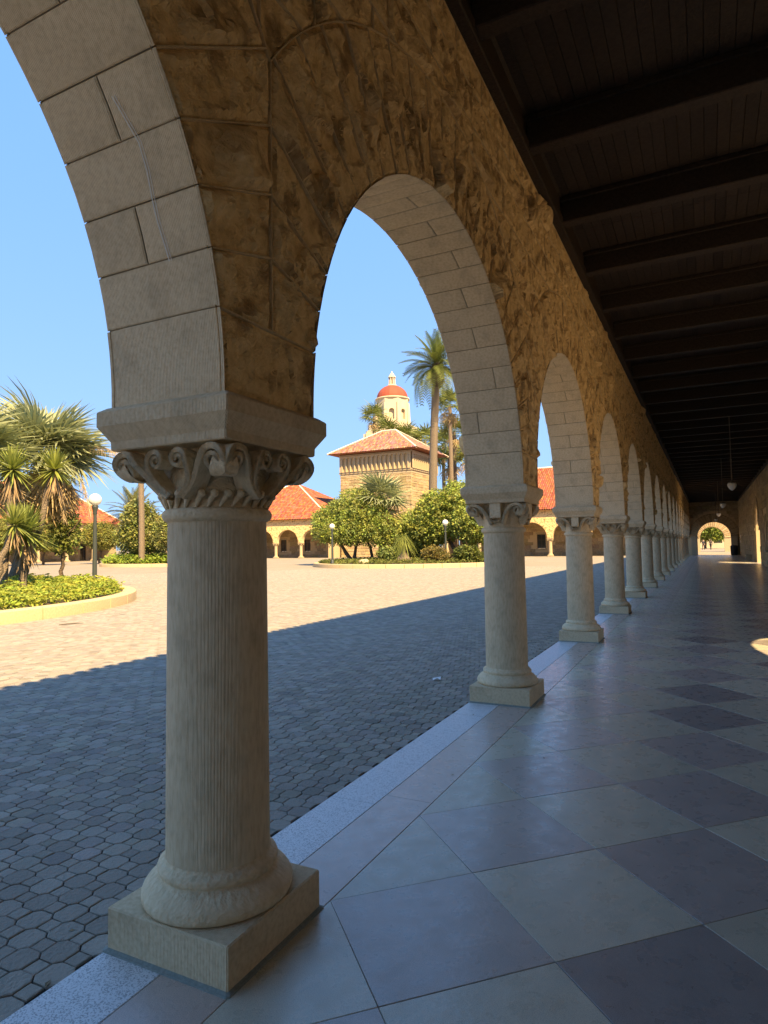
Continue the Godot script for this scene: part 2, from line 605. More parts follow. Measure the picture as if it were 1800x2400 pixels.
# raised pointing along the joints of one bay
func joint_beads(seed_: int, sides := [1.0, -1.0]) -> ArrayMesh:
	var mb := MB.new()
	var strip := func(a: Vector2, b: Vector2) -> void:
		var d := (b - a).normalized()
		var n := Vector2(-d.y, d.x) * 0.0048
		for s in sides:
			var x0: float = 0.28 * s
			var x1: float = 0.300 * s
			var f := func(q: Vector2, x: float) -> Vector3: return Vector3(x, q.y, q.x)
			var mid: Vector3 = f.call((a + b) * 0.5, 0.288 * s)
			mb.quad_o(f.call(a - n * 0.6, x1), f.call(b - n * 0.6, x1), f.call(b + n * 0.6, x1), f.call(a + n * 0.6, x1), mid)
			mb.quad_o(f.call(a - n, x0), f.call(b - n, x0), f.call(b - n * 0.6, x1), f.call(a - n * 0.6, x1), mid)
			mb.quad_o(f.call(a + n, x0), f.call(b + n, x0), f.call(b + n * 0.6, x1), f.call(a + n * 0.6, x1), mid)
	var zc := -D * 0.5
	var da := (PI - 2.0 * A0) / NV
	for k in NV + 1:
		var a := A0 + da * k
		var r := ring_out(a)
		var i := Vector2(zc + RI * cos(a), YS + RI * sin(a))
		var o := Vector2(zc + r * cos(a), YS + r * sin(a))
		if k == 0:
			o = Vector2(0, i.y)
		elif k == NV:
			o = Vector2(-D, i.y)
		strip.call(i + (o - i).normalized() * 0.014, o)
	var split := YS + sqrt(RE * RE - D * D * 0.25)
	for k in 6:
		strip.call(Vector2(0, lerpf(YS + RI * sin(A0), split, k / 6.0)), Vector2(0, lerpf(YS + RI * sin(A0), split, (k + 1) / 6.0)))
	var lim := asin((split - YS) / RE)
	for k in 36:
		var a := lerpf(lim, PI - lim, k / 36.0)
		var b := lerpf(lim, PI - lim, (k + 1) / 36.0)
		strip.call(Vector2(zc + RE * cos(a), YS + RE * sin(a)), Vector2(zc + RE * cos(b), YS + RE * sin(b)))
	for c in COURSES.size() - 1:
		var cuts := course_cuts(c, seed_)
		var y1: float = COURSES[c + 1]
		for z in cuts.slice(0, cuts.size() - 1):
			var lo := maxf(COURSES[c], extrados(z))
			if y1 - lo > 0.05:
				strip.call(Vector2(z, lo), Vector2(z, y1))
		var from := INF
		for k in 121:
			var z := -D * k / 120.0
			var open := extrados(z) < y1
			if open and from == INF:
				from = z
			if (not open or k == 120) and from != INF:
				if from - z > 0.05:
					strip.call(Vector2(from, y1), Vector2(z, y1))
				from = INF
	return mesh_of([[mb, M.mortar]])


func bay_core() -> ArrayMesh:
	var mb := MB.new()
	var n := 48
	var zc := -D * 0.5
	for s in [1.0, -1.0]:
		for i in n:
			var z0 := -D * i / n
			var z1 := -D * (i + 1) / n
			var lo := []
			for z in [z0, z1]:
				var dz: float = absf(z - zc)
				lo.append(YS + sqrt(pow(RI + 0.006, 2) - dz * dz) if dz < RI + 0.006 else 2.187)
			var x: float = 0.2825 * s
			mb.quad_o(Vector3(x, lo[0], z0), Vector3(x, lo[1], z1), Vector3(x, TOP, z1), Vector3(x, TOP, z0), Vector3(0, 3, zc))
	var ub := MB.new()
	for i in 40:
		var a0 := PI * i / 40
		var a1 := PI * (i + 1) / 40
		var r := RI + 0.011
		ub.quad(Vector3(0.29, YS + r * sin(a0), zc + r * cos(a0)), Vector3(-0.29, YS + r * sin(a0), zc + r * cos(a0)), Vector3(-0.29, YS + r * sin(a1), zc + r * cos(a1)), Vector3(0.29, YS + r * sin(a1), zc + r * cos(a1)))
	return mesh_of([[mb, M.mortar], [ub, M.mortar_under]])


func bay_low(cell: float, seed_: int) -> ArrayMesh:
	var face := MB.new()
	var under := MB.new()
	var all := []
	for k in NV:
		all.append(voussoir(k, cell, seed_ + k * 13))
	all.append_array(course_stones(cell, seed_))
	all.append(springer(cell, seed_ + 5))
	for q in all:
		for s in q:
			var to: MB = face if s[1] == M.rock else under
			var b: MB = s[0]
			var k := to.v.size()
			to.v.append_array(b.v)
			to.n.append_array(b.n)
			to.t.append_array(b.t)
			to.c.append_array(b.c)
			for x in b.ix:
				to.ix.append(x + k)
	return mesh_of([[face, M.rock], [under, M.soffit]])


# ---------------------------------------------------------------- columns
func square_stack(mb: MB, levels: Array, ch: float) -> void:
	var rings := []
	for l in levels:
		var h: float = l[0]
		var q: Array[Vector3] = []
		for s in [[1, -1], [1, 1], [-1, 1], [-1, -1]]:
			var a := Vector3(s[0] * h, l[1], s[1] * (h - ch))
			var b := Vector3(s[0] * (h - ch), l[1], s[1] * h)
			if s[0] * s[1] < 0:
				q.append(b)
				q.append(a)
			else:
				q.append(a)
				q.append(b)
		rings.append(q)
	for k in rings.size() - 1:
		for i in 8:
			var j := (i + 1) % 8
			mb.quad_o(rings[k][i], rings[k][j], rings[k + 1][j], rings[k + 1][i], Vector3(0, (levels[k][1] + levels[k + 1][1]) * 0.5 + (0.02 if levels[k][0] > levels[k + 1][0] else -0.02) * 0.0, 0))
	for e in [0, rings.size() - 1]:
		var c := Vector3(0, levels[e][1], 0)
		for i in 8:
			mb.tri_o(c, rings[e][i], rings[e][(i + 1) % 8], Vector3(0, (levels[0][1] + levels[-1][1]) * 0.5, 0))


func face_depth(u: float, v: float) -> float:
	var c := sqrt(0.0484 - minf(u * u, 0.03))
	return lerpf(c, 0.281, smoothstep(0.0, 0.2, v))


func ribbon(mb: MB, path: Array, w0: float, w1: float, turn: Basis) -> void:
	var prof := [[-1.0, -0.05], [-1.0, 0.026], [-0.72, 0.035], [-0.48, 0.028], [-0.24, 0.036], [0.0, 0.029], [0.24, 0.036], [0.48, 0.028], [0.72, 0.035], [1.0, 0.026], [1.0, -0.05]]
	var p := PackedVector3Array()
	var uv := PackedVector2Array()
	for k in path.size():
		var d: Vector2 = (path[mini(k + 1, path.size() - 1)] - path[maxi(k - 1, 0)]).normalized()
		var side := Vector2(-d.y, d.x)
		var w := lerpf(w0, w1, float(k) / (path.size() - 1))
		for q in prof:
			var at: Vector2 = path[k] + side * (q[0] * w * 0.5)
			p.append(turn * Vector3(at.x, 1.765 + at.y, face_depth(path[k].x, path[k].y) + q[1] * (w / w0 * 0.4 + 0.6)))
			uv.append(at)
	mb.grid(p, prof.size() - 1, path.size() - 1, uv, true)


func scroll_path(a: Vector2, b: Vector2, c: Vector2, r0: float, r1: float, ang: float, sweep: float) -> Array:
	var start := c + Vector2(cos(ang), sin(ang)) * r0
	var pts := []
	for i in 9:
		var t := i / 9.0
		pts.append(a * (1 - t) * (1 - t) + b * 2.0 * t * (1 - t) + start * t * t)
	for i in 41:
		var t := i / 40.0
		var g := ang + sweep * t
		pts.append(c + Vector2(cos(g), sin(g)) * lerpf(r0, r1, pow(t, 0.85)))
	return pts


func flip_x(pts: Array) -> Array:
	return pts.map(func(q): return Vector2(-q.x, q.y))


func capital_parts(kind: int) -> Array:
	var out := []   # [name, mesh]
	var bell := MB.new()
	var p := PackedVector3Array()
	var uv := PackedVector2Array()
	for j in 13:
		var t := j / 12.0
		for i in 49:
			var a := TAU * i / 48
			var sq := minf(0.185 / maxf(absf(cos(a)), absf(sin(a))), 0.24)
			var r := lerpf(0.208, sq, pow(t, 1.8))
			p.append(Vector3(r * cos(a), 1.76 + 0.254 * t, -r * sin(a)))
			uv.append(Vector2(a, t))
	bell.grid(p, 48, 12, uv, false, true)
	out.append(["bell", mesh_of([[bell, M.carved]])])
	var scrolls := []
	if kind == 0:
		scrolls = [[scroll_path(Vector2(0.035, 0.045), Vector2(0.12, 0.10), Vector2(0.236, 0.168), 0.062, 0.010, 2.2, -11.6), 0.03, 0.013],
			[scroll_path(Vector2(0.03, 0.045), Vector2(0.115, 0.11), Vector2(0.058, 0.187), 0.043, 0.007, -0.15, 10.4), 0.025, 0.011]]
	else:
		scrolls = [[scroll_path(Vector2(0.06, 0.03), Vector2(0.11, 0.21), Vector2(0.230, 0.168), 0.062, 0.011, 2.0, -10.4), 0.034, 0.015],
			[scroll_path(Vector2(0.005, 0.06), Vector2(0.06, 0.06), Vector2(0.032, 0.105), 0.024, 0.005, -0.3, 8.5), 0.016, 0.01]]
	for f in 4:
		var turn := Basis(Vector3.UP, f * PI / 2)
		for s in scrolls:
			for m in 2:
				var mb := MB.new()
				var path: Array = s[0] if m == 0 else flip_x(s[0])
				ribbon(mb, path, s[1], s[2], turn)
				if m == 1:
					for i in mb.n.size():
						mb.n[i] = -mb.n[i]
					for i in range(0, mb.ix.size(), 3):
						var x := mb.ix[i + 1]
						mb.ix[i + 1] = mb.ix[i + 2]
						mb.ix[i + 2] = x
				out.append(["scroll", mesh_of([[mb, M.carved]])])
		if kind == 1:
			var tab := MB.new()
			tab.xf = Transform3D(turn, Vector3.ZERO)
			tab.box(Vector3(-0.058, 1.86, 0.15), Vector3(0.058, 2.011, 0.292), 0.006)
			out.append(["tab", mesh_of([[tab, M.carved]])])
	var beads := MB.new()
	if kind == 0:
		for i in 28:
			var a := TAU * i / 28
			beads.sphere(Vector3(0.232 * cos(a), 1.822, 0.232 * sin(a)), 0.018, 8, 5)
			beads.tube([Vector3(0.232 * cos(a), 1.822, 0.232 * sin(a)), Vector3(0.222 * cos(a + 0.08), 1.795, 0.222 * sin(a + 0.08)), Vector3(0.212 * cos(a + 0.14), 1.768, 0.212 * sin(a + 0.14))], [0.014, 0.012, 0.006], 5)
		out.append(["bead_band", mesh_of([[beads, M.carved]])])
	return out


var col_mesh := {}
var facets := false


func column_meshes() -> void:
	var mb := MB.new()
	square_stack(mb, [[0.3035, 0.0], [0.3075, 0.006], [0.3075, 0.163], [0.3015, 0.169]], 0.005)
	col_mesh.plinth = mesh_of([[mb, M.tooled]])
	mb = MB.new()
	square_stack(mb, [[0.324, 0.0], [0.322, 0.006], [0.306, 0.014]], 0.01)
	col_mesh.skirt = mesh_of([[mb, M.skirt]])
	mb = MB.new()
	mb.lathe([[0.24, 0.168], [0.292, 0.169], [0.305, 0.176], [0.3095, 0.19], [0.309, 0.205], [0.303, 0.22], [0.292, 0.235], [0.277, 0.25], [0.262, 0.262], [0.248, 0.27], [0.2405, 0.2745], [0.2395, 0.279], [0.243, 0.283], [0.2465, 0.290], [0.247, 0.299], [0.243, 0.309], [0.234, 0.317], [0.224, 0.322], [0.2175, 0.329], [0.2155, 0.338]], 64)
	col_mesh.base = mesh_of([[mb, M.carved]])
	mb = MB.new()
	var pr := []
	for j in 15:
		var t := j / 14.0
		pr.append([0.2148 - 0.0055 * t - 0.0015 * t * t, lerpf(0.335, 1.716, t)])
	mb.lathe(pr, 64)
	col_mesh.shaft = mesh_of([[mb, M.shaft]])
	mb = MB.new()
	mb.lathe([[0.205, 1.708], [0.212, 1.712], [0.224, 1.719], [0.2305, 1.730], [0.2325, 1.741], [0.2295, 1.752], [0.222, 1.761], [0.212, 1.766], [0.2, 1.768]], 64)
	col_mesh.astragal = mesh_of([[mb, M.carved]])
	mb = MB.new()
	square_stack(mb, [[0.303, 2.010], [0.3075, 2.015], [0.3085, 2.046], [0.343, 2.101], [0.3475, 2.108], [0.3475, 2.165], [0.343, 2.171], [0.318, 2.188]], 0.006)
	col_mesh.impost = mesh_of([[mb, M.tooled]])
	col_mesh.cap_0 = capital_parts(0)
	col_mesh.cap_1 = capital_parts(1)
	# joined low version for far columns and the buildings across the court
	var all := MB.new()
	square_stack(all, [[0.3075, 0.0], [0.3075, 0.169]], 0.005)
	all.lathe([[0.30, 0.169], [0.309, 0.2], [0.285, 0.245], [0.242, 0.278], [0.246, 0.296], [0.22, 0.325], [0.2148, 0.34], [0.208, 1.712], [0.231, 1.74], [0.21, 1.768], [0.222, 1.84]], 20)
	square_stack(all, [[0.16, 1.83], [0.24, 1.94], [0.29, 2.012]], 0.04)
	for sx in [-1, 1]:
		for sz in [-1, 1]:
			all.sphere(Vector3(sx * 0.255, 1.925, sz * 0.255), 0.07, 8, 6)
	square_stack(all, [[0.3085, 2.012], [0.3085, 2.046], [0.3475, 2.105], [0.3475, 2.188]], 0.006)
	col_mesh.low = mesh_of([[all, M.dressed]])


func column(parent: Node3D, kind: int, detail: bool) -> void:
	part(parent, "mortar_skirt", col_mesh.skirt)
	for k in ["plinth", "base", "shaft", "astragal"]:
		part(parent, k, col_mesh[k])
	var cap: Array = col_mesh["cap_%d" % kind]
	var c := part(parent, "capital", cap[0][1])
	if detail:
		for q in cap.slice(1):
			part(c, q[0], q[1])
	else:
		if not col_mesh.has("joined_%d" % kind):
			var st := SurfaceTool.new()
			for q in cap.slice(1):
				st.append_from(q[1], 0, Transform3D())
			var m := st.commit()
			m.surface_set_material(0, M.carved)
			col_mesh["joined_%d" % kind] = m
		part(c, "carving", col_mesh["joined_%d" % kind])
	part(parent, "impost", col_mesh.impost)


# ---------------------------------------------------------------- general building pieces
# courses of rough blocks on a face: o is the lower left corner, u runs to the right, nrm outwards
func coursed(mb: MB, o: Vector3, u: Vector3, nrm: Vector3, width: float, y0: float, y1: float, ch: float, lmin: float, lmax: float, prot: float, seed_: int, skip: Array) -> void:
	var r := RandomNumberGenerator.new()
	r.seed = seed_
	var y := y0
	while y < y1 - 0.05:
		var h := minf(ch * r.randf_range(0.75, 1.25), y1 - y)
		if y1 - y - h < 0.12:
			h = y1 - y
		var x := -r.randf() * lmax * 0.5
		while x < width:
			var l := r.randf_range(lmin, lmax)
			var xa := maxf(x, 0.0) + 0.006
			var xb := minf(x + l, width) - 0.006
			x += l
			if xb - xa < 0.05:
				continue
			var blocked := false
			for s in skip:
				# [cx, half width, bottom, spring of a round head, or top of a square head when round is false]
				var mid := clampf(s[0], xa, xb)
				var dx := absf(mid - s[0])
				if s[4]:
					if dx < s[1] and y + h > s[2] and (y < s[3] or Vector2(dx, y - s[3]).length() < s[1]):
						blocked = true
				elif dx < s[1] and y + h > s[2] and y < s[3]:
					blocked = true
			if blocked:
				continue
			var k := r.randf_range(0.72, 1.15)
			mb.col = Color(k, k * r.randf_range(0.94, 1.04), k * r.randf_range(0.85, 1.05))
			var d := prot * r.randf_range(0.25, 1.0)
			var a := o + u * xa + Vector3.UP * (y + 0.005)
			var b := o + u * xb + Vector3.UP * (y + 0.005)
			var c := o + u * xb + Vector3.UP * (y + h - 0.005)
			var e := o + u * xa + Vector3.UP * (y + h - 0.005)
			var i := minf(0.035, (xb - xa) * 0.2)
			var q := [a + u * i + Vector3.UP * i, b - u * i + Vector3.UP * i, c - u * i - Vector3.UP * i, e + u * i - Vector3.UP * i]
			for n in 4:
				q[n] += nrm * d * r.randf_range(0.5, 1.2)
			mb.quad(q[0], q[1], q[2], q[3])
			mb.quad(a, b, q[1], q[0])
			mb.quad(b, c, q[2], q[1])
			mb.quad(c, e, q[3], q[2])
			mb.quad(e, a, q[0], q[3])
		y += h
	mb.col = Color(1, 1, 1)


# a plate with openings [cx, half width, bottom, spring, round]
func pierced(mb: MB, o: Vector3, u: Vector3, nrm: Vector3, width: float, y0: float, y1: float, openings: Array, depth: float) -> void:
	var at := func(x: float, y: float, d: float) -> Vector3: return o + u * x + Vector3.UP * y - nrm * d
	var x := 0.0
	for q in openings:
		var xa: float = q[0] - q[1]
		if xa > x:
			mb.quad(at.call(x, y0, 0), at.call(xa, y0, 0), at.call(xa, y1, 0), at.call(x, y1, 0))
		var n := 14 if q[4] else 1
		var px := xa
		var py: float = q[3]
		for i in n:
			var nx: float = q[0] - q[1] * cos(PI * (i + 1) / n) if q[4] else q[0] + q[1]
			var ny: float = q[3] + q[1] * sin(PI * (i + 1) / n) if q[4] else q[3]
			mb.quad(at.call(px, py, 0), at.call(nx, ny, 0), at.call(nx, y1, 0), at.call(px, y1, 0))
			mb.quad(at.call(px, py, depth), at.call(nx, ny, depth), at.call(nx, ny, 0), at.call(px, py, 0))
			px = nx
			py = ny
		if q[2] > y0:
			mb.quad(at.call(xa, y0, 0), at.call(xa + 2 * q[1], y0, 0), at.call(xa + 2 * q[1], q[2], 0), at.call(xa, q[2], 0))
			mb.quad(at.call(xa, q[2], 0), at.call(xa + 2 * q[1], q[2], 0), at.call(xa + 2 * q[1], q[2], depth), at.call(xa, q[2], depth))
		mb.quad(at.call(xa, q[2], 0), at.call(xa, q[2], depth), at.call(xa, q[3], depth), at.call(xa, q[3], 0))
		mb.quad(at.call(xa + 2 * q[1], q[2], depth), at.call(xa + 2 * q[1], q[2], 0), at.call(xa + 2 * q[1], q[3], 0), at.call(xa + 2 * q[1], q[3], depth))
		x = q[0] + q[1]
	if x < width:
		mb.quad(at.call(x, y0, 0), at.call(width, y0, 0), at.call(width, y1, 0), at.call(x, y1, 0))


# wedge stones round an arch on a face
func ring_stones(mb: MB, o: Vector3, u: Vector3, nrm: Vector3, cx: float, spring: float, r0: float, r1: float, n: int, prot: float, seed_: int) -> void:
	var r := RandomNumberGenerator.new()
	r.seed = seed_
	for k in n:
		var a0 := PI * k / n + 0.008
		var a1 := PI * (k + 1) / n - 0.008
		var shade := r.randf_range(0.75, 1.15)
		mb.col = Color(shade, shade * 0.98, shade * 0.94)
		var q := []
		for z in [[a0, r0], [a1, r0], [a1, r1], [a0, r1]]:
			q.append(o + u * (cx + z[1] * cos(z[0])) + Vector3.UP * (spring + z[1] * sin(z[0])))
		var f := []
		var mid: Vector3 = (q[0] + q[1] + q[2] + q[3]) * 0.25
		var d := prot * r.randf_range(0.5, 1.2)
		for z in q:
			f.append(z.lerp(mid, 0.12) + nrm * d * r.randf_range(0.6, 1.1))
		var inside := mid - nrm * 0.3
		mb.quad_o(f[0], f[1], f[2], f[3], inside)
		for i in 4:
			mb.quad_o(q[i], q[(i + 1) % 4], f[(i + 1) % 4], f[i], mid - nrm * 0.05)
	mb.col = Color(1, 1, 1)


func roof_tiles(mb: MB, sheet: MB, a: Vector3, b: Vector3, c: Vector3, d: Vector3, pitch: float, row: float, seed_: int, tone: Color) -> void:
	var r := RandomNumberGenerator.new()
	r.seed = seed_
	var dir := (b - a).normalized()
	var run := a.distance_to(b)
	var up := (d - a) - dir * (d - a).dot(dir)
	var full := up.length()
	up /= full
	var nrm := up.cross(dir).normalized()
	if nrm.y < 0:
		nrm = -nrm
	var la := (d - a).dot(dir)
	var lb := (b - c).dot(dir)
	sheet.quad_o(a - nrm * 0.05, b - nrm * 0.05, c - nrm * 0.05, d - nrm * 0.05, (a + c) * 0.5 - Vector3.UP * 5.0)
	var s := pitch * 0.5
	while s < run:
		var l := full
		if la > 0.01:
			l = minf(l, s / la * full)
		if lb > 0.01:
			l = minf(l, (run - s) / lb * full)
		var e := a + dir * s
		var k := 0.0
		while k < l - 0.05:
			var k1 := minf(k + row, l)
			var v := r.randf_range(0.6, 1.25)
			mb.col = Color(tone.r * v, tone.g * v * r.randf_range(0.75, 1.35), tone.b * v * r.randf_range(0.7, 1.5))
			var ra := pitch * 0.42
			var p := PackedVector3Array()
			var uv := PackedVector2Array()
			for j in 2:
				for i in 5:
					var g := PI * i / 4.0
					var lift := 0.035 if j == 0 else 0.0
					p.append(e + up * (k if j == 0 else k1) + dir * (-cos(g) * ra * (1.0 if j == 0 else 0.85)) + nrm * (sin(g) * ra + lift - 0.03))
					uv.append(Vector2.ZERO)
			mb.grid(p, 4, 1, uv)
			k += row
		s += pitch
	mb.col = Color(1, 1, 1)


func tube_between(mb: MB, a: Vector3, b: Vector3, r: float) -> void:
	mb.tube([a, b], [r, r], 6)


# ---------------------------------------------------------------- plants
func leaf_blade(mb: MB, root: Vector3, dir: Vector3, side: Vector3, l: float, w: float, droop: float, segs := 3) -> void:
	var p := PackedVector3Array()
	var uv := PackedVector2Array()
	var prof := [0.55, 1.0, 0.75, 0.05] if segs == 3 else [0.7, 1.0, 0.9, 0.6, 0.05]
	for j in segs + 1:
		var t := float(j) / segs
		var c := root + dir * (l * t) + Vector3.DOWN * (droop * l * t * t)
		var ww: float = w * prof[j] * 0.5
		p.append(c - side * ww)
		p.append(c + side * ww)
		uv.append(Vector2(0, t))
		uv.append(Vector2(1, t))
	mb.grid(p, 1, segs, uv)


func clump_mesh(count: int, spread: float, l: float, w: float, seed_: int) -> ArrayMesh:
	var r := RandomNumberGenerator.new()
	r.seed = seed_
	var mb := MB.new()
	for k in count:
		var d := Vector3(r.randfn(), r.randfn() * 0.7 + 0.35, r.randfn()).normalized()
		var root := d * spread * r.randf_range(0.1, 0.8)
		var side := d.cross(Vector3(r.randfn(), r.randfn(), r.randfn())).normalized()
		var s := r.randf_range(0.7, 1.2)
		var v := r.randf_range(0.75, 1.2)
		mb.col = Color(v, v, v * r.randf_range(0.8, 1.1))
		var tip := root + d * l * s + Vector3.DOWN * l * 0.2
		var mid := root.lerp(tip, 0.45)
		var bend := d.cross(side) * w * 0.15
		mb.tri(root, mid + side * w * s * 0.5 + bend, tip)
		mb.tri(root, tip, mid - side * w * s * 0.5 + bend)
	return mesh_of([[mb, M.leaf]])


var clumps := []


func crown(parent: Node3D, lobes: Array, count: int, seed_: int, tone: Color, size: float, called := "crown") -> void:
	var r := RandomNumberGenerator.new()
	r.seed = seed_
	var where := []
	var cols := []
	var total := 0.0
	for l in lobes:
		total += l[1].x * l[1].y * l[1].z
	for l in lobes:
		var n := int(count * l[1].x * l[1].y * l[1].z / total)
		for k in n:
			var d := Vector3(r.randfn(), r.randfn(), r.randfn()).normalized()
			var rad := pow(r.randf(), 0.28) * r.randf_range(0.9, 1.06)
			var bump := 1.0 + 0.16 * n_low.get_noise_3d(d.x * 1.4 + seed_, d.y * 1.4, d.z * 1.4 + l[0].x)
			var at: Vector3 = l[0] + d * rad * bump * l[1]
			var b := Basis(Vector3.UP, r.randf() * TAU) * Basis(Vector3.RIGHT, r.randfn() * 0.4)
			where.append(Transform3D(b.scaled(Vector3.ONE * size * r.randf_range(0.7, 1.3)), at))
			var v := r.randf_range(0.6, 1.35)
			cols.append(Color(tone.r * v * r.randf_range(0.85, 1.2), tone.g * v, tone.b * v * r.randf_range(0.6, 1.2)))
	var o := scatter(parent, called, clumps[seed_ % 3], where, cols)
	o.set_meta("kind", "stuff")


func limb(mb: MB, a: Vector3, b: Vector3, ra: float, rb: float, wob: float, seed_: int, seg := 8) -> void:
	var r := RandomNumberGenerator.new()
	r.seed = seed_
	var pts := []
	var rad := []
	for i in 7:
		var t := i / 6.0
		var j := Vector3(r.randfn(), r.randfn() * 0.3, r.randfn()) * wob * sin(PI * t)
		pts.append(a.lerp(b, t) + j)
		rad.append(lerpf(ra, rb, pow(t, 0.7)) * r.randf_range(0.92, 1.08))
	mb.tube(pts, rad, seg)


func broad_tree(label: String, at: Vector3, forks: Array, lobes: Array, count: int, seed_: int, tone: Color, size: float, group: String, trunk_r := 0.16) -> Node3D:
	var t := thing("broadleaf_tree", label, "tree", at, group)
	var mb := MB.new()
	for k in forks.size():
		var f: Array = forks[k]
		limb(mb, f[0], f[1], trunk_r * f[2], trunk_r * f[2] * 0.55, 0.08, seed_ + k)
		for i in 3:
			limb(mb, f[1], f[1] + Vector3(cos(i * 2.1 + k) * 0.9, 1.1, sin(i * 2.1 + k) * 0.9), trunk_r * f[2] * 0.5, 0.02, 0.08, seed_ + 50 + k * 4 + i, 6)
	part(t, "trunk", mesh_of([[mb, M.bark]]))
	crown(t, lobes, count, seed_, tone, size)
	return t


func fan_leaf(n: int, l: float, w: float, droop: float, seed_: int, tone: Color, spread := 2.0) -> ArrayMesh:
	# stalk along +z, the fan opens at its end
	var r := RandomNumberGenerator.new()
	r.seed = seed_
	var mb := MB.new()
	mb.col = tone * 0.9
	mb.tube([Vector3.ZERO, Vector3(0, 0.03, l * 0.45), Vector3(0, 0, l * 0.75)], [0.018, 0.014, 0.008], 4)
	var hub := Vector3(0, 0, l * 0.72)
	for k in n:
		var g := lerpf(-spread, spread, k / float(n - 1))
		var d := Vector3(sin(g), r.randf_range(-0.06, 0.06) + 0.12 * cos(g), cos(g)).normalized()
		var v := r.randf_range(0.75, 1.25)
		mb.col = Color(tone.r * v, tone.g * v, tone.b * v)
		leaf_blade(mb, hub, d, d.cross(Vector3.UP).normalized() * (1.0 if k % 2 == 0 else 0.8) + Vector3(0, 0.25 if k % 2 == 0 else -0.25, 0), l * (0.75 + 0.25 * cos(g * 0.5)) * r.randf_range(0.88, 1.08), w, droop, 3)
	return mesh_of([[mb, M.leaf]])


func aim(dir: Vector3, roll := 0.0) -> Basis:
	var z := dir.normalized()
	var x := Vector3.UP.cross(z)
	if x.length() < 0.05:
		x = Vector3.RIGHT
	x = x.normalized()
	return Basis(x, z.cross(x), z) * Basis(Vector3(0, 0, 1), roll)


func fan_palm(called: String, label: String, base: Vector3, top: Vector3, trunk: Array, leaves: int, l: float, seed_: int, tone: Color, dead: int, group := "", segs := 14, single := true) -> Node3D:
	var t := thing(called, label, "palm tree", base, group)
	var r := RandomNumberGenerator.new()
	r.seed = seed_
	var mb := MB.new()
	var pts := []
	var rad := []
	var h := top - base
	for i in 10:
		var g := i / 9.0
		pts.append(h * g + Vector3(h.x, 0, h.z) * 0.25 * sin(PI * g) * 0.4)
		rad.append(lerpf(trunk[0], trunk[1], g) * (1.25 if i == 0 else 1.0))
	mb.tube(pts, rad, 10)
	part(t, "trunk", mesh_of([[mb, M.bark_palm]]))
	var live := [fan_leaf(segs, l, l * 0.075, 0.25, seed_ + 1, tone), fan_leaf(segs, l, l * 0.07, 0.4, seed_ + 2, tone * 0.85), fan_leaf(segs, l * 0.9, l * 0.08, 0.15, seed_ + 3, tone * 1.15)]
	var dry_tone := Color(0.46, 0.34, 0.17)
	var brown := fan_leaf(segs, l * 0.95, l * 0.06, 0.55, seed_ + 4, dry_tone, 1.2)
	var c := node(t, "crown", h)
	var joined := SurfaceTool.new()
	for k in leaves + dead:
		var old := k >= leaves
		var el := r.randf_range(-0.25, 1.3) if not old else r.randf_range(-1.5, -0.75)
		var az := k * 2.399 + r.randf_range(-0.3, 0.3)
		var d := Vector3(cos(az) * cos(el), sin(el), sin(az) * cos(el))
		var b := aim(d, r.randf_range(-0.5, 0.5)).scaled(Vector3.ONE * r.randf_range(0.85, 1.1))
		var m: Mesh = brown if old else live[k % 3]
		if single:
			var o := part(c, "dead_leaf" if old else "leaf", m)
			o.transform = Transform3D(b, Vector3.ZERO)
		else:
			joined.append_from(m, 0, Transform3D(b, Vector3.ZERO))
	if not single:
		var m := joined.commit()
		m.surface_set_material(0, M.leaf)
		part(c, "foliage", m)
	return t


func frond(l: float, seed_: int, tone: Color, arch: float) -> ArrayMesh:
	# rachis starts along +z and arches down
	var r := RandomNumberGenerator.new()
	r.seed = seed_
	var mb := MB.new()
	var pts := []
	var rad := []
	for i in 9:
		var t := i / 8.0
		pts.append(Vector3(0, l * (0.18 * t - arch * t * t), l * t * (1.0 - 0.25 * t * t * arch)))
		rad.append(lerpf(0.035, 0.008, t))
	mb.col = tone * 0.8
	mb.tube(pts, rad, 4)
	for k in 19:
		var t := 0.14 + 0.86 * k / 18.0
		var f := t * 8.0
		var i := mini(int(f), 7)
		var c: Vector3 = pts[i].lerp(pts[i + 1], f - i)
		var along: Vector3 = (pts[i + 1] - pts[i]).normalized()
		var ll := l * 0.17 * (sin(PI * minf(t * 1.05, 1.0)) * 0.75 + 0.35)
		for s in [-1.0, 1.0]:
			var v := r.randf_range(0.7, 1.3)
			mb.col = Color(tone.r * v, tone.g * v, tone.b * v)
			var d := (Vector3(s, 0.35, 0) * 0.85 + along * 0.75).normalized()
			leaf_blade(mb, c, d, along.cross(d).cross(d).normalized(), ll, 0.1, 0.2, 3)
	return mesh_of([[mb, M.leaf]])


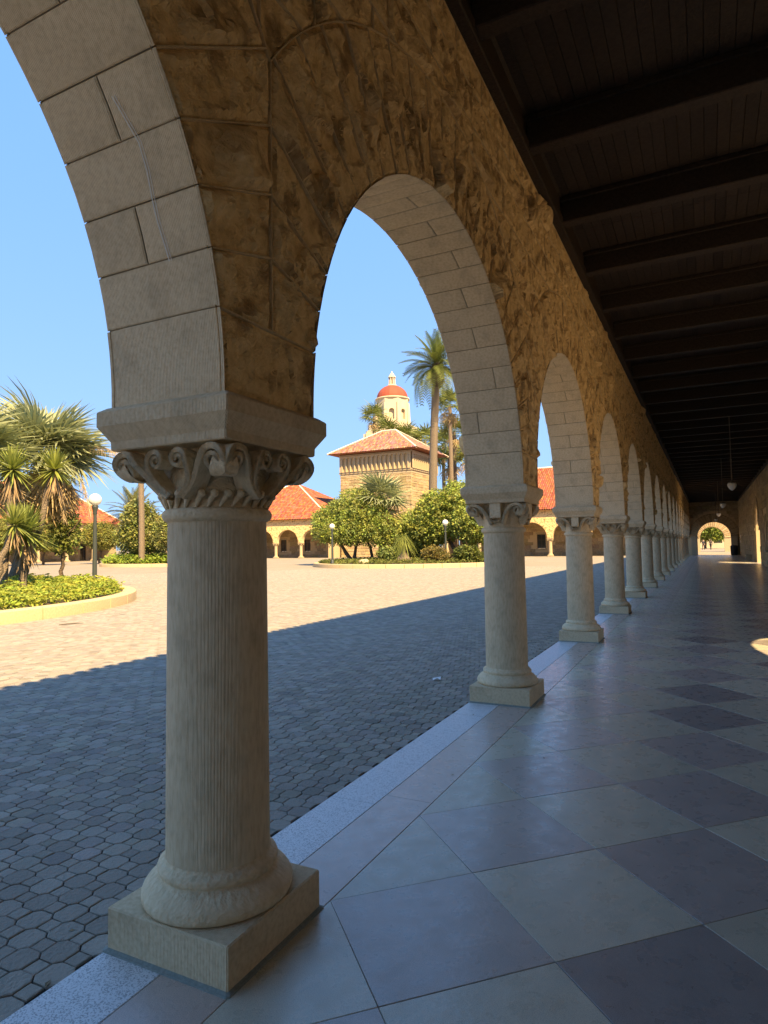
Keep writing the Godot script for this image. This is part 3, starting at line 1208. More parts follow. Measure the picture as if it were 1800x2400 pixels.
func date_palm(label: String, base: Vector3, h: float, trunk_r: float, l: float, n: int, seed_: int, tone: Color, lean := Vector3.ZERO) -> Node3D:
	var t := thing("date_palm", label, "palm tree", base, "tall palms of the court")
	var r := RandomNumberGenerator.new()
	r.seed = seed_
	var mb := MB.new()
	var pts := []
	var rad := []
	for i in 40:
		var g := i / 39.0
		pts.append(Vector3(0, h * g, 0) + lean * g * g)
		rad.append(trunk_r * (1.18 - 0.22 * g) * (1.04 if i % 2 == 0 else 0.97) * (1.3 if i == 0 else 1.0))
	mb.tube(pts, rad, 12)
	part(t, "trunk", mesh_of([[mb, M.bark_palm]]))
	# swollen knob of cut leaf bases under the crown
	var knob := MB.new()
	knob.lathe([[trunk_r * 0.9, -2.0], [trunk_r * 1.5, -1.6], [trunk_r * 1.9, -1.0], [trunk_r * 1.85, -0.4], [trunk_r * 1.2, 0.2], [0.05, 0.6]], 12)
	for k in 60:
		var a := k * 2.399
		var y := lerpf(-1.7, 0.0, k / 60.0)
		var d := Vector3(cos(a), 0.5, sin(a)).normalized()
		leaf_blade(knob, Vector3(cos(a), 0, sin(a)) * trunk_r * 1.5 + Vector3.UP * y, d, d.cross(Vector3.UP).normalized(), 0.45, 0.22, 0.0)
	var top := Vector3(0, h, 0) + lean
	part(t, "leaf_base_knob", mesh_of([[knob, M.bark]]), top)
	var kinds := [frond(l, seed_ + 1, tone, 0.35), frond(l, seed_ + 2, tone * 0.85, 0.55), frond(l * 0.92, seed_ + 3, tone * 1.2, 0.2), frond(l * 1.05, seed_ + 4, tone * 0.95, 0.75)]
	var c := node(t, "crown", top)
	for k in n:
		var g := float(k) / n
		var el := lerpf(1.45, -0.6, pow(g, 0.85)) + r.randf_range(-0.1, 0.1)
		var az := k * 2.399
		var d := Vector3(cos(az) * cos(el), sin(el), sin(az) * cos(el))
		var o := part(c, "frond", kinds[3 if g > 0.75 else (2 if g < 0.25 else k % 2)])
		o.transform = Transform3D(aim(d, r.randf_range(-0.3, 0.3)).scaled(Vector3.ONE * r.randf_range(0.88, 1.08)), Vector3.ZERO)
	return t


func spiky_head(n: int, l: float, w: float, seed_: int, tone: Color, low := -0.7) -> MB:
	var r := RandomNumberGenerator.new()
	r.seed = seed_
	var mb := MB.new()
	for k in n:
		var el := lerpf(1.5, low, float(k) / n) + r.randf_range(-0.12, 0.12)
		var az := k * 2.399 + r.randf_range(-0.2, 0.2)
		var d := Vector3(cos(az) * cos(el), sin(el), sin(az) * cos(el))
		var v := r.randf_range(0.7, 1.3)
		mb.col = Color(tone.r * v, tone.g * v, tone.b * v)
		leaf_blade(mb, d * 0.05, d, d.cross(Vector3(0.01, 1, 0.02)).normalized(), l * r.randf_range(0.75, 1.08), w, 0.12, 4)
	return mb


func yucca(label: String, base: Vector3, head: Vector3, n: int, l: float, seed_: int, tone: Color, skirt: int) -> Node3D:
	var t := thing("yucca", label, "yucca", base, "yuccas in the left planter")
	var mb := MB.new()
	limb(mb, Vector3.ZERO, head - base, 0.13, 0.085, 0.05, seed_)
	part(t, "trunk", mesh_of([[mb, M.bark_palm]]))
	part(t, "leaf_head", mesh_of([[spiky_head(n, l, l * 0.075, seed_, tone), M.leaf]]), head - base)
	var r := RandomNumberGenerator.new()
	r.seed = seed_ + 9
	var sk := MB.new()
	for k in skirt:
		var az := r.randf() * TAU
		var d := Vector3(cos(az) * 0.45, -1.0, sin(az) * 0.45).normalized()
		var v := r.randf_range(0.6, 1.3)
		sk.col = Color(0.30 * v, 0.21 * v, 0.12 * v)
		leaf_blade(sk, Vector3(cos(az), 0, sin(az)) * 0.08 + Vector3.DOWN * r.randf() * 0.5, d, d.cross(Vector3(cos(az), 0, sin(az))).normalized(), l * r.randf_range(0.5, 0.9), l * 0.06, 0.0)
	part(t, "dead_leaf_skirt", mesh_of([[sk, M.dry]]), head - base)
	return t


# ---------------------------------------------------------------- people: one continuous surface round a skeleton
func body_mesh(bones: Array, cell: float, mat_: Material, tint: Callable) -> MB:
	var lo := Vector3.ONE * 9.0
	var hi := Vector3.ONE * -9.0
	for b in bones:
		for e in [0, 1]:
			lo = lo.min(b[e] - Vector3.ONE * (b[2 + e] + cell * 2))
			hi = hi.max(b[e] + Vector3.ONE * (b[2 + e] + cell * 2))
	var nx := int((hi.x - lo.x) / cell) + 1
	var ny := int((hi.y - lo.y) / cell) + 1
	var nz := int((hi.z - lo.z) / cell) + 1
	var f := PackedFloat32Array()
	f.resize(nx * ny * nz)
	f.fill(1.0)
	for b in bones:
		var a: Vector3 = b[0]
		var d: Vector3 = b[1] - a
		var dd := maxf(d.length_squared(), 1e-6)
		var rm := maxf(b[2], b[3]) + cell * 3.0
		var l: Vector3 = (a.min(b[1]) - Vector3.ONE * rm - lo) / cell
		var h: Vector3 = (a.max(b[1]) + Vector3.ONE * rm - lo) / cell
		for z in range(maxi(0, int(l.z)), mini(nz, int(h.z) + 1)):
			for y in range(maxi(0, int(l.y)), mini(ny, int(h.y) + 1)):
				for x in range(maxi(0, int(l.x)), mini(nx, int(h.x) + 1)):
					var p := lo + Vector3(x, y, z) * cell
					var t := clampf((p - a).dot(d) / dd, 0, 1)
					var s := p.distance_to(a + d * t) - lerpf(b[2], b[3], t)
					var i := (z * ny + y) * nx + x
					var o := f[i]
					var k := 0.03
					var m := clampf(0.5 + 0.5 * (o - s) / k, 0, 1)
					f[i] = lerpf(o, s, m) - k * m * (1.0 - m) if o < 0.9 else s
	var mb := MB.new()
	var id := {}
	for z in nz - 1:
		for y in ny - 1:
			for x in nx - 1:
				var inside := 0
				var sum := Vector3.ZERO
				var cnt := 0
				var c := []
				for q in 8:
					c.append(f[((z + (q >> 2)) * ny + y + ((q >> 1) & 1)) * nx + x + (q & 1)])
					inside += 1 if c[q] < 0 else 0
				if inside == 0 or inside == 8:
					continue
				for q in 8:
					for ax in 3:
						var q2 := q | (1 << ax)
						if q2 != q and (c[q] < 0) != (c[q2] < 0):
							var t: float = c[q] / (c[q] - c[q2])
							var p := Vector3(q & 1, (q >> 1) & 1, q >> 2)
							p[ax] += t
							sum += p
							cnt += 1
				var g := Vector3(c[1] - c[0] + c[7] - c[6], c[2] - c[0] + c[7] - c[5], c[4] - c[0] + c[7] - c[3])
				id[(z * ny + y) * nx + x] = mb.v.size()
				var at := lo + (Vector3(x, y, z) + sum / cnt) * cell
				mb.col = tint.call(at)
				mb.add(at, g.normalized(), Vector2.ZERO)
	for z in range(1, nz - 1):
		for y in range(1, ny - 1):
			for x in range(1, nx - 1):
				var i := (z * ny + y) * nx + x
				for ax in 3:
					var st: int = [1, nx, nx * ny][ax]
					if (f[i] < 0) == (f[i + st] < 0):
						continue
					var u: int = [nx, nx * ny, 1][ax]
					var w: int = [nx * ny, 1, nx][ax]
					var q := [i - u - w, i - w, i, i - u]
					if not (id.has(q[0]) and id.has(q[1]) and id.has(q[2]) and id.has(q[3])):
						continue
					if f[i] < 0:
						mb.ix.append_array(PackedInt32Array([id[q[0]], id[q[2]], id[q[1]], id[q[0]], id[q[3]], id[q[2]]]))
					else:
						mb.ix.append_array(PackedInt32Array([id[q[0]], id[q[1]], id[q[2]], id[q[0]], id[q[2]], id[q[3]]]))
	return mb


func person(label: String, at: Vector3, turn: float, top: Color, legs: Color, hair: Color, stride: float) -> void:
	var t := thing("person", label, "person", at, "")
	t.rotation.y = turn
	var s := stride
	var b := []
	var add := func(p: Vector3, q: Vector3, r0: float, r1: float) -> void: b.append([p, q, r0, r1])
	add.call(Vector3(0, 0.98, 0), Vector3(0, 1.38, 0.02), 0.135, 0.15)
	add.call(Vector3(-0.16, 1.40, 0), Vector3(0.16, 1.40, 0), 0.07, 0.07)
	add.call(Vector3(0, 1.42, 0), Vector3(0, 1.53, 0.02), 0.06, 0.055)
	add.call(Vector3(0, 1.59, 0.03), Vector3(0, 1.66, 0.02), 0.088, 0.092)
	add.call(Vector3(0, 1.60, 0.12), Vector3(0, 1.615, 0.11), 0.014, 0.012)
	for e in [-1.0, 1.0]:
		var kn := Vector3(e * 0.095, 0.5, e * s * 0.18)
		var an := Vector3(e * 0.09, 0.09, e * s * 0.34 - 0.04)
		add.call(Vector3(e * 0.095, 0.93, 0), kn, 0.092, 0.062)
		add.call(kn, an, 0.06, 0.042)
		add.call(an + Vector3(0, -0.05, -0.03), an + Vector3(0, -0.055, 0.16), 0.042, 0.034)
		var el := Vector3(e * 0.23, 1.12, -e * s * 0.12)
		var wr := Vector3(e * 0.235, 0.88, -e * s * 0.16 + 0.08)
		add.call(Vector3(e * 0.19, 1.40, 0), el, 0.055, 0.044)
		add.call(el, wr, 0.042, 0.03)
		add.call(wr, wr + Vector3(0, -0.09, 0.015), 0.03, 0.03)
	var skin := Color(0.42, 0.27, 0.19)
	var tint := func(p: Vector3) -> Color:
		if p.y > 1.47:
			return hair if (p.z < 0.045 and p.y > 1.5) or p.y > 1.71 else skin
		if p.y < 0.09:
			return Color(0.03, 0.03, 0.03)
		if absf(p.x) > 0.18 and p.y < 1.05:
			return skin
		return top if p.y > 0.98 else legs
	var mb := body_mesh(b, 0.024, M.cloth, tint)
	mb.col = skin
	for e in [-1.0, 1.0]:
		var wr := Vector3(e * 0.235, 0.80, -e * s * 0.16 + 0.095)
		for k in 5:
			var z := (k - 2) * 0.02
			var ln: float = [0.045, 0.075, 0.085, 0.078, 0.06][k]
			mb.tube([wr + Vector3(0, 0.01, z), wr + Vector3(-e * 0.004, -ln * 0.5, z * 1.1), wr + Vector3(-e * 0.02, -ln, z * 1.1)], [0.009, 0.0085, 0.006], 5)
	part(t, "body", mesh_of([[mb, M.cloth]]))


# ---------------------------------------------------------------- scene
var cam: Camera3D


func in_view(p: Vector3, margin := 1.05) -> bool:
	var q := cam.transform.affine_inverse() * p
	var ty := tan(deg_to_rad(cam.fov * 0.5))
	return q.z < -0.2 and absf(q.x) < -q.z * ty * 0.75 * margin and absf(q.y) < -q.z * ty * margin


func ordinal(k: int) -> String:
	return ["nearest", "second", "third", "fourth", "fifth", "sixth", "seventh", "eighth", "ninth", "tenth", "eleventh", "twelfth", "thirteenth", "fourteenth", "fifteenth", "sixteenth", "seventeenth", "eighteenth"][k]


func _ready() -> void:
	# camera
	cam = Camera3D.new()
	cam.name = "camera"
	cam.position = Vector3(1.8986, 1.6, 2.174)
	cam.rotation = Vector3(0.0521, 0.4644, -0.016)
	cam.fov = 77.13
	cam.near = 0.05
	cam.far = 2000.0
	add_child(cam)
	# sky
	var sky := ProceduralSkyMaterial.new()
	sky.sky_top_color = Color(0.435, 0.625, 0.88)
	sky.sky_horizon_color = Color(0.63, 0.77, 0.91)
	sky.sky_curve = 0.22
	sky.sky_energy_multiplier = 1.0
	sky.ground_horizon_color = Color(0.62, 0.60, 0.55)
	sky.ground_bottom_color = Color(0.35, 0.31, 0.26)
	sky.sun_angle_max = 12.0
	var env := Environment.new()
	env.background_mode = Environment.BG_SKY
	env.sky = Sky.new()
	env.sky.sky_material = sky
	env.background_energy_multiplier = 0.365
	env.tonemap_mode = Environment.TONE_MAPPER_LINEAR
	env.tonemap_exposure = 4.3
	env.sdfgi_enabled = true
	env.ssao_enabled = true
	env.ssil_enabled = true
	var we := WorldEnvironment.new()
	we.name = "world_environment"
	we.environment = env
	add_child(we)
	# sun, from the right and a little behind the camera
	var sun := DirectionalLight3D.new()
	sun.name = "sun"
	sun.light_energy = 1.08
	sun.light_color = Color(1.0, 0.865, 0.64)
	sun.light_angular_distance = 0.5
	sun.shadow_enabled = true
	sun.basis = Basis.looking_at(-Vector3(0.80, 1.0, 0.62).normalized())
	add_child(sun)

	for n in [[n_low, 2.6, 1], [n_mid, 8.0, 2], [n_fine, 26.0, 3]]:
		n[0].seed = n[2]
		n[0].frequency = n[1]
		n[0].fractal_octaves = 2
		n[0].noise_type = FastNoiseLite.TYPE_SIMPLEX_SMOOTH
	n_low.fractal_type = FastNoiseLite.FRACTAL_RIDGED
	n_low.fractal_octaves = 3
	n_mid.noise_type = FastNoiseLite.TYPE_CELLULAR
	n_mid.cellular_return_type = FastNoiseLite.RETURN_CELL_VALUE
	n_mid.fractal_type = FastNoiseLite.FRACTAL_NONE
	n_mid.frequency = 11.0
	materials()
	clumps = [clump_mesh(9, 0.22, 0.2, 0.11, 1), clump_mesh(9, 0.22, 0.22, 0.10, 2), clump_mesh(10, 0.24, 0.19, 0.12, 3)]
	column_meshes()
	print("meshes ready ", Time.get_ticks_msec())
	court()
	walkway()
	print("ground ", Time.get_ticks_msec())
	arcade()
	print("arcade ", Time.get_ticks_msec())
	ceiling_and_roof()
	inner_wall()
	end_wall()
	buildings()
	print("buildings ", Time.get_ticks_msec())
	planters()
	palms()
	furniture()
	print("done ", Time.get_ticks_msec())


# ---------------------------------------------------------------- ground
func prism(pts: Array, top: float, bevel: float, bottom: float, m: Material) -> ArrayMesh:
	var mb := MB.new()
	var n := pts.size()
	var mid := Vector2.ZERO
	for p in pts:
		mid += p
	mid /= n
	var up := []
	var low := []
	for p in pts:
		var q: Vector2 = p.move_toward(mid, bevel * 1.2)
		up.append(Vector3(q.x, top, q.y))
		low.append(Vector3(p.x, top - bevel * 0.7, p.y))
	for i in range(1, n - 1):
		mb.tri_o(up[0], up[i], up[i + 1], Vector3(mid.x, -1, mid.y))
	for i in n:
		var j := (i + 1) % n
		var c := Vector3(mid.x, top - 0.5, mid.y)
		mb.quad_o(low[i], low[j], up[j], up[i], c)
		mb.quad_o(Vector3(low[i].x, bottom, low[i].z), Vector3(low[j].x, bottom, low[j].z), low[j], low[i], Vector3(mid.x, low[i].y - 0.01, mid.y))
	return mesh_of([[mb, m]])


func court() -> void:
	var g := MB.new()
	g.quad(Vector3(-900, 0, 900), Vector3(900, 0, 900), Vector3(900, 0, -900), Vector3(-900, 0, -900))
	var ground := setting("ground", mesh_of([[g, M.court]]), Vector3(0, -0.032, 0))
	var sd := MB.new()
	for k in 50:
		var reach := 46.0 if k < 40 else 7.0
		var g0 := lerpf(0.03, 1.13, k / 40.0) if k < 40 else lerpf(1.13, 1.55, (k - 40) / 10.0)
		var g1 := lerpf(0.03, 1.13, (k + 1) / 40.0) if k < 40 else lerpf(1.13, 1.55, (k - 39) / 10.0)
		var q := []
		for w in [[g0, 2.2 / sin(g0)], [g1, 2.2 / sin(g1)], [g1, reach], [g0, reach]]:
			var far := clampf(w[1], 0.0, reach)
			q.append(Vector3(cam.position.x - sin(w[0]) * far, 0, cam.position.z - cos(w[0]) * far))
		if q[0].distance_to(q[3]) > 0.01:
			sd.quad_o(q[0], q[1], q[2], q[3], Vector3(-5, -1, -5))
	var sand := part(ground, "joint_sand", mesh_of([[sd, M.sand]]), Vector3(0, 0.004, 0))
	sand.set_meta("kind", "structure")
	var a := 0.0625
	var b := 0.0365
	var oct := prism([Vector2(a, -b), Vector2(a, b), Vector2(b, a), Vector2(-b, a), Vector2(-a, b), Vector2(-a, -b), Vector2(-b, -a), Vector2(b, -a)], 0.0, 0.004, -0.03, M.paver)
	var s := 0.0355
	var sq := prism([Vector2(s, -s), Vector2(s, s), Vector2(-s, s), Vector2(-s, -s)], 0.0, 0.004, -0.03, M.paver)
	var r := RandomNumberGenerator.new()
	r.seed = 77
	var list := []
	var eye := cam.position
	for i in range(-400, 2):
		for j in range(-460, 30):
			var p := Vector3(-0.5 + 0.1035 * i, -0.018, 0.371 + 0.1035 * j)
			var d := Vector2(p.x - eye.x, p.z - eye.z).length()
			var turn := atan2(eye.x - p.x, eye.z - p.z)
			if d > 46.0 or turn > (1.13 if d > 7.0 else 1.55):
				continue
			if Vector2(p.x + 21.3, p.z + 6.5).length() < 9.15 or Vector2(p.x + 19.7, p.z + 46.8).length() < 8.45:
				continue
			list.append([d, p, (i + j) % 2 == 0])
	list.sort_custom(func(x, y): return x[0] < y[0])
	var where := [[], []]
	var cols := [[], []]
	for k in list.size():
		var q: Array = list[k]
		var v := r.randf_range(0.80, 1.14) * (0.82 if r.randf() < 0.06 else 1.0)
		var tone := Color(0.385 * v, 0.34 * v * r.randf_range(0.98, 1.02), 0.27 * v * r.randf_range(0.95, 1.05))
		var bs := Basis.from_euler(Vector3(r.randfn() * 0.007, r.randfn() * 0.02 + (PI if r.randf() > 0.5 else 0.0), r.randfn() * 0.007))
		var t := Transform3D(bs, q[1] + Vector3(r.randfn() * 0.0008, r.randfn() * 0.001, r.randfn() * 0.0008))
		if k < 296:
			var v5 := int(clampf((v - 0.86) / 0.052, 0, 4))
			var key := "paver_%s_%d" % [q[2], v5]
			if not col_mesh.has(key):
				var m: ArrayMesh = (oct if q[2] else sq).duplicate()
				var mt: StandardMaterial3D = M.paver.duplicate()
				mt.vertex_color_use_as_albedo = false
				var w := 0.88 + 0.052 * v5
				mt.albedo_color = Color(0.385 * w, 0.34 * w, 0.27 * w).linear_to_srgb()
				m.surface_set_material(0, mt)
				col_mesh[key] = m
			var o := part(ground, "paver", col_mesh[key])
			o.transform = t.translated(Vector3(0, 0.032, 0))
		else:
			where[0 if q[2] else 1].append(t)
			cols[0 if q[2] else 1].append(tone)
	for k in 2:
		var o := scatter(ground, "paving", oct if k == 0 else sq, where[k], cols[k])
		o.position.y = 0.032
		o.set_meta("kind", "stuff")
	print("pavers ", list.size())


func walkway() -> void:
	var mb := MB.new()
	mb.box(Vector3(-0.306, -0.4, -76.2), Vector3(5.9, -0.0045, 18.0))
	var floor_ := setting("walkway_floor", mesh_of([[mb, M.grout]]))
	# granite edge and the reddish band behind it
	var z := 14.0
	var r := RandomNumberGenerator.new()
	r.seed = 5
	while z > -75.0:
		var z1 := z - 4.4076 * 0.5 * (1.0 + 0.0 * r.randf())
		var e := MB.new()
		e.box(Vector3(-0.315, -0.16, z1 + 0.0015), Vector3(-0.0015, 0.0, z - 0.0015), 0.003)
		part(floor_, "granite_kerb", mesh_of([[e, M.granite]]))
		z = z1
	var bands := [14.0]
	z = 13.0
	while z > -75.0:
		bands.append(z)
		z -= 1.32
	# the joints seen beside the second column
	for k in bands.size():
		bands[k] = bands[k] + (-1.585 + 13.0 - 13.0) - (-1.52)
	for k in bands.size() - 1:
		var e := MB.new()
		e.box(Vector3(0.0015, -0.05, bands[k + 1] + 0.001), Vector3(0.3135, 0.0, bands[k] - 0.001), 0.002)
		part(floor_, "border_slab", mesh_of([[e, M.edge]]))
	# diagonal slabs
	var h := 0.5035 - 0.0016
	var pts := [Vector2(h, 0), Vector2(0, h), Vector2(-h, 0), Vector2(0, -h)]
	var half := [Vector2(0.0022, -h), Vector2(h, 0), Vector2(0.0022, h)]
	var kinds := {}
	for c in ["green", "purple"]:
		for v in 3:
			kinds["%s_%d" % [c, v]] = prism(pts, 0.0, 0.002, -0.02, M["%s_%d" % [c, v]])
			kinds["half_%s_%d" % [c, v]] = prism(half, 0.0, 0.002, -0.02, M["%s_%d" % [c, v]])
	var list := []
	for k in range(0, 11):
		for m in range(-13, 75):
			var p := Vector3(0.315 + 0.5035 * k, 0.0, -0.38 - 1.0085 * m - (0.504 if k % 2 == 0 else 0.0))
			var dark := k % 2 == 1
			var v := r.randi() % 3
			if dark:
				v = 2 if k == 1 else (1 if k >= 3 and r.randf() < 0.42 else [0, 2, 0][v])
			var d := Vector2(p.x - cam.position.x, p.z - cam.position.z).length()
			list.append([d if in_view(p, 1.3) or d < 3.0 else d + 500.0, p, ("purple_%d" if dark else "green_%d") % v, k == 0])
	list.sort_custom(func(x, y): return x[0] < y[0])
	var far := {}
	for i in list.size():
		var q: Array = list[i]
		var key: String = ("half_" if q[3] else "") + q[2]
		if i < 298:
			part(floor_, "floor_slab", kinds[key], q[1] + Vector3(0, r.randf_range(-0.0006, 0.0006), 0))
		else:
			if not far.has(key):
				far[key] = []
			far[key].append(Transform3D(Basis(), q[1]))
	for key in far:
		var cols := []
		for t in far[key]:
			cols.append(Color(1, 1, 1))
		var o := scatter(floor_, "slab_paving", kinds[key], far[key], cols)
		o.set_meta("kind", "stuff")


# ---------------------------------------------------------------- the arcade itself
func arcade() -> void:
	var wall := thing("arcade_wall", "long rock-faced sandstone wall of round arches carried on short columns beside the walkway", "arcade wall")
	var core := bay_core()
	var sets := []
	facets = true
	for k in 3:
		var cell: float = [0.0135, 0.017, 0.028][k]
		var vs := []
		for i in NV:
			vs.append(mesh_of(voussoir(i, cell, 1000 * k + i * 17 + 3)))
		var cs := []
		for q in course_stones(cell * 1.15, 40 + k):
			cs.append(mesh_of(q))
		sets.append([vs, cs, mesh_of(springer(cell, 700 + k * 11)), joint_beads(40 + k)])
	facets = false
	var low := bay_low(0.075, 9000)
	col_mesh.bay_low = low
	col_mesh.bay_core = core
	for b in range(-4, 17):
		var z := -D * b
		part(wall, "mortar_bed", core, Vector3(0, 0, z))
		if b < -1 or b > 7:
			var o := part(wall, "arch_stonework", low, Vector3(0, 0, z))
			o.set_meta("kind", "stuff")
			continue
		var s: Array = sets[[1, 0, 1, 2, 0, 1, 2, 0, 2][b + 1] if b > 0 else (1 if b == -1 else 0)]
		var arch := node(wall, "arch", Vector3(0, 0, z))
		part(arch, "springer", s[2])
		part(wall, "pointing", s[3], Vector3(0, 0, z)).set_meta("kind", "stuff")
		for m in s[0]:
			part(arch, "voussoir", m)
		for m in s[1]:
			part(wall, "stone", m, Vector3(0, 0, z))
	var crack := MB.new()
	var line := CRACK
	for k in line.size() - 1:
		for side in [0, 1]:
			var q := []
			for e in [line[k], line[k + 1]]:
				for wd in [-1.0, 1.0]:
					var off: float = (0.012 if side == 1 else 0.0) + wd * (0.0016 if side == 1 else 0.0028)
					var a := deg_to_rad(e[1])
					q.append(Vector3(e[0] + off, YS + (RI - 0.0025) * sin(a), D * 0.5 - (RI - 0.0025) * cos(a)))
			crack.quad_o(q[0], q[1], q[3], q[2], Vector3(0, 20, 0))
	part(wall, "mineral_streak", mesh_of([[crack, M.lime]]))
	for b in range(-1, 17):
		var z := -D * b
		var label := "sandstone column of the arcade, %s in the row from the camera" % ordinal(maxi(b, 0))
		if b == -1:
			label = "sandstone column of the arcade behind the camera"
		elif b == 0:
			label = "large tooled sandstone column in the foreground with heart-shaped scrolls on its capital"
		elif b == 1:
			label = "second arcade column, with plain corner scrolls and a central tab on its capital"
		elif b == 2:
			label = "third arcade column, smaller, with corner scrolls and tab, beside the walkway"
		var c := thing("stone_column", label, "column", Vector3(0, 0, z), "columns of the arcade")
		column(c, 1 if b in [1, 2] else 0, b >= 0 and b <= 4)


func ceiling_and_roof() -> void:
	var t := thing("ceiling", "dark stained timber ceiling with cross beams over the walkway", "ceiling")
	var r := RandomNumberGenerator.new()
	r.seed = 15
	# wall plates
	for side in [[0.06, 0.40], [4.90, 5.2]]:
		var mb := MB.new()
		mb.box(Vector3(side[0], TOP + 0.003, -75.0), Vector3(side[1], 5.80, 17.0), 0.01)
		mb.box(Vector3(side[0], 5.802, -75.0), Vector3(side[1] - 0.03 if side[0] < 1 else side[1], 6.046, 17.0), 0.004)
		part(t, "wall_plate", mesh_of([[mb, M.wood]]))
	var bm := MB.new()
	bm.box(Vector3(0.372, 5.722, -0.085), Vector3(4.9, 6.045, 0.085), 0.012)
	bm.box(Vector3(0.372, 5.985, -0.13), Vector3(4.9, 6.044, -0.086), 0.006)
	bm.box(Vector3(0.372, 5.985, 0.086), Vector3(4.9, 6.044, 0.13), 0.006)
	var beam := mesh_of([[bm, M.wood]])
	for k in range(-12, 42):
		part(t, "beam", beam, Vector3(0, 0, -4.43 - 1.7625 * (k - 0)))
	var w := 0.128
	for i in 36:
		var x := 0.375 + w * i
		for s in [[3.5, -1.8], [-1.8, -7.1], [-7.1, -12.4]]:
			var mb := MB.new()
			var v := r.randf_range(0.7, 1.3)
			mb.col = Color(v, v, v)
			mb.box(Vector3(x + 0.002, 6.048, s[1] + 0.002), Vector3(x + w - 0.002, 6.07, s[0] - 0.002), 0.003)
			part(t, "ceiling_board", mesh_of([[mb, M.wood_board]]))
	var rest := MB.new()
	for i in 36:
		var x := 0.375 + w * i
		for s in [[17.0, 3.5], [-12.4, -75.0]]:
			var v := r.randf_range(0.7, 1.3)
			rest.col = Color(v, v, v)
			rest.box(Vector3(x + 0.002, 6.048, s[1] + 0.002), Vector3(x + w - 0.002, 6.07, s[0] - 0.002))
	part(t, "boarding", mesh_of([[rest, M.wood_board]])).set_meta("kind", "stuff")
	var back := MB.new()
	back.box(Vector3(0.05, 6.075, -75.0), Vector3(5.3, 6.1, 17.0))
	part(t, "ceiling_backing", mesh_of([[back, M.wood]]))
	# the tiled roof above, whose eaves throw the shadow on the court
	var roof := thing("arcade_roof", "sloping clay tile roof over the arcade", "roof")
	var sl := MB.new()
	var e := Vector3(-0.92, 5.50, 0)
	var up := Vector3(7.0, 2.9, 0)
	sl.quad(e + Vector3(0, 0, 17), e + Vector3(0, 0, -76), e + up + Vector3(0, 0, -76), e + up + Vector3(0, 0, 17))
	sl.quad(e + Vector3(0, 0.1, 17), e + up + Vector3(0, 0.1, 17), e + up + Vector3(0, 0.1, -76), e + Vector3(0, 0.1, -76))
	sl.quad(e + Vector3(0, 0, -76), e + Vector3(0, 0, 17), e + Vector3(0, 0.1, 17), e + Vector3(0, 0.1, -76))
	part(roof, "roof_deck", mesh_of([[sl, M.wood]]))
	var tl := MB.new()
	var und := MB.new()
	und.col = Color(0.3, 0.12, 0.06)
	roof_tiles(tl, und, e + Vector3(-0.12, 0.16, 17), e + Vector3(-0.12, 0.16, -76), e + Vector3(3.0, 1.45, -76), e + Vector3(3.0, 1.45, 17), 0.24, 0.5, 3, Color(0.5, 0.19, 0.09))
	part(roof, "roof_tiles", mesh_of([[tl, M.tile_roof], [und, M.tile_roof]])).set_meta("kind", "stuff")


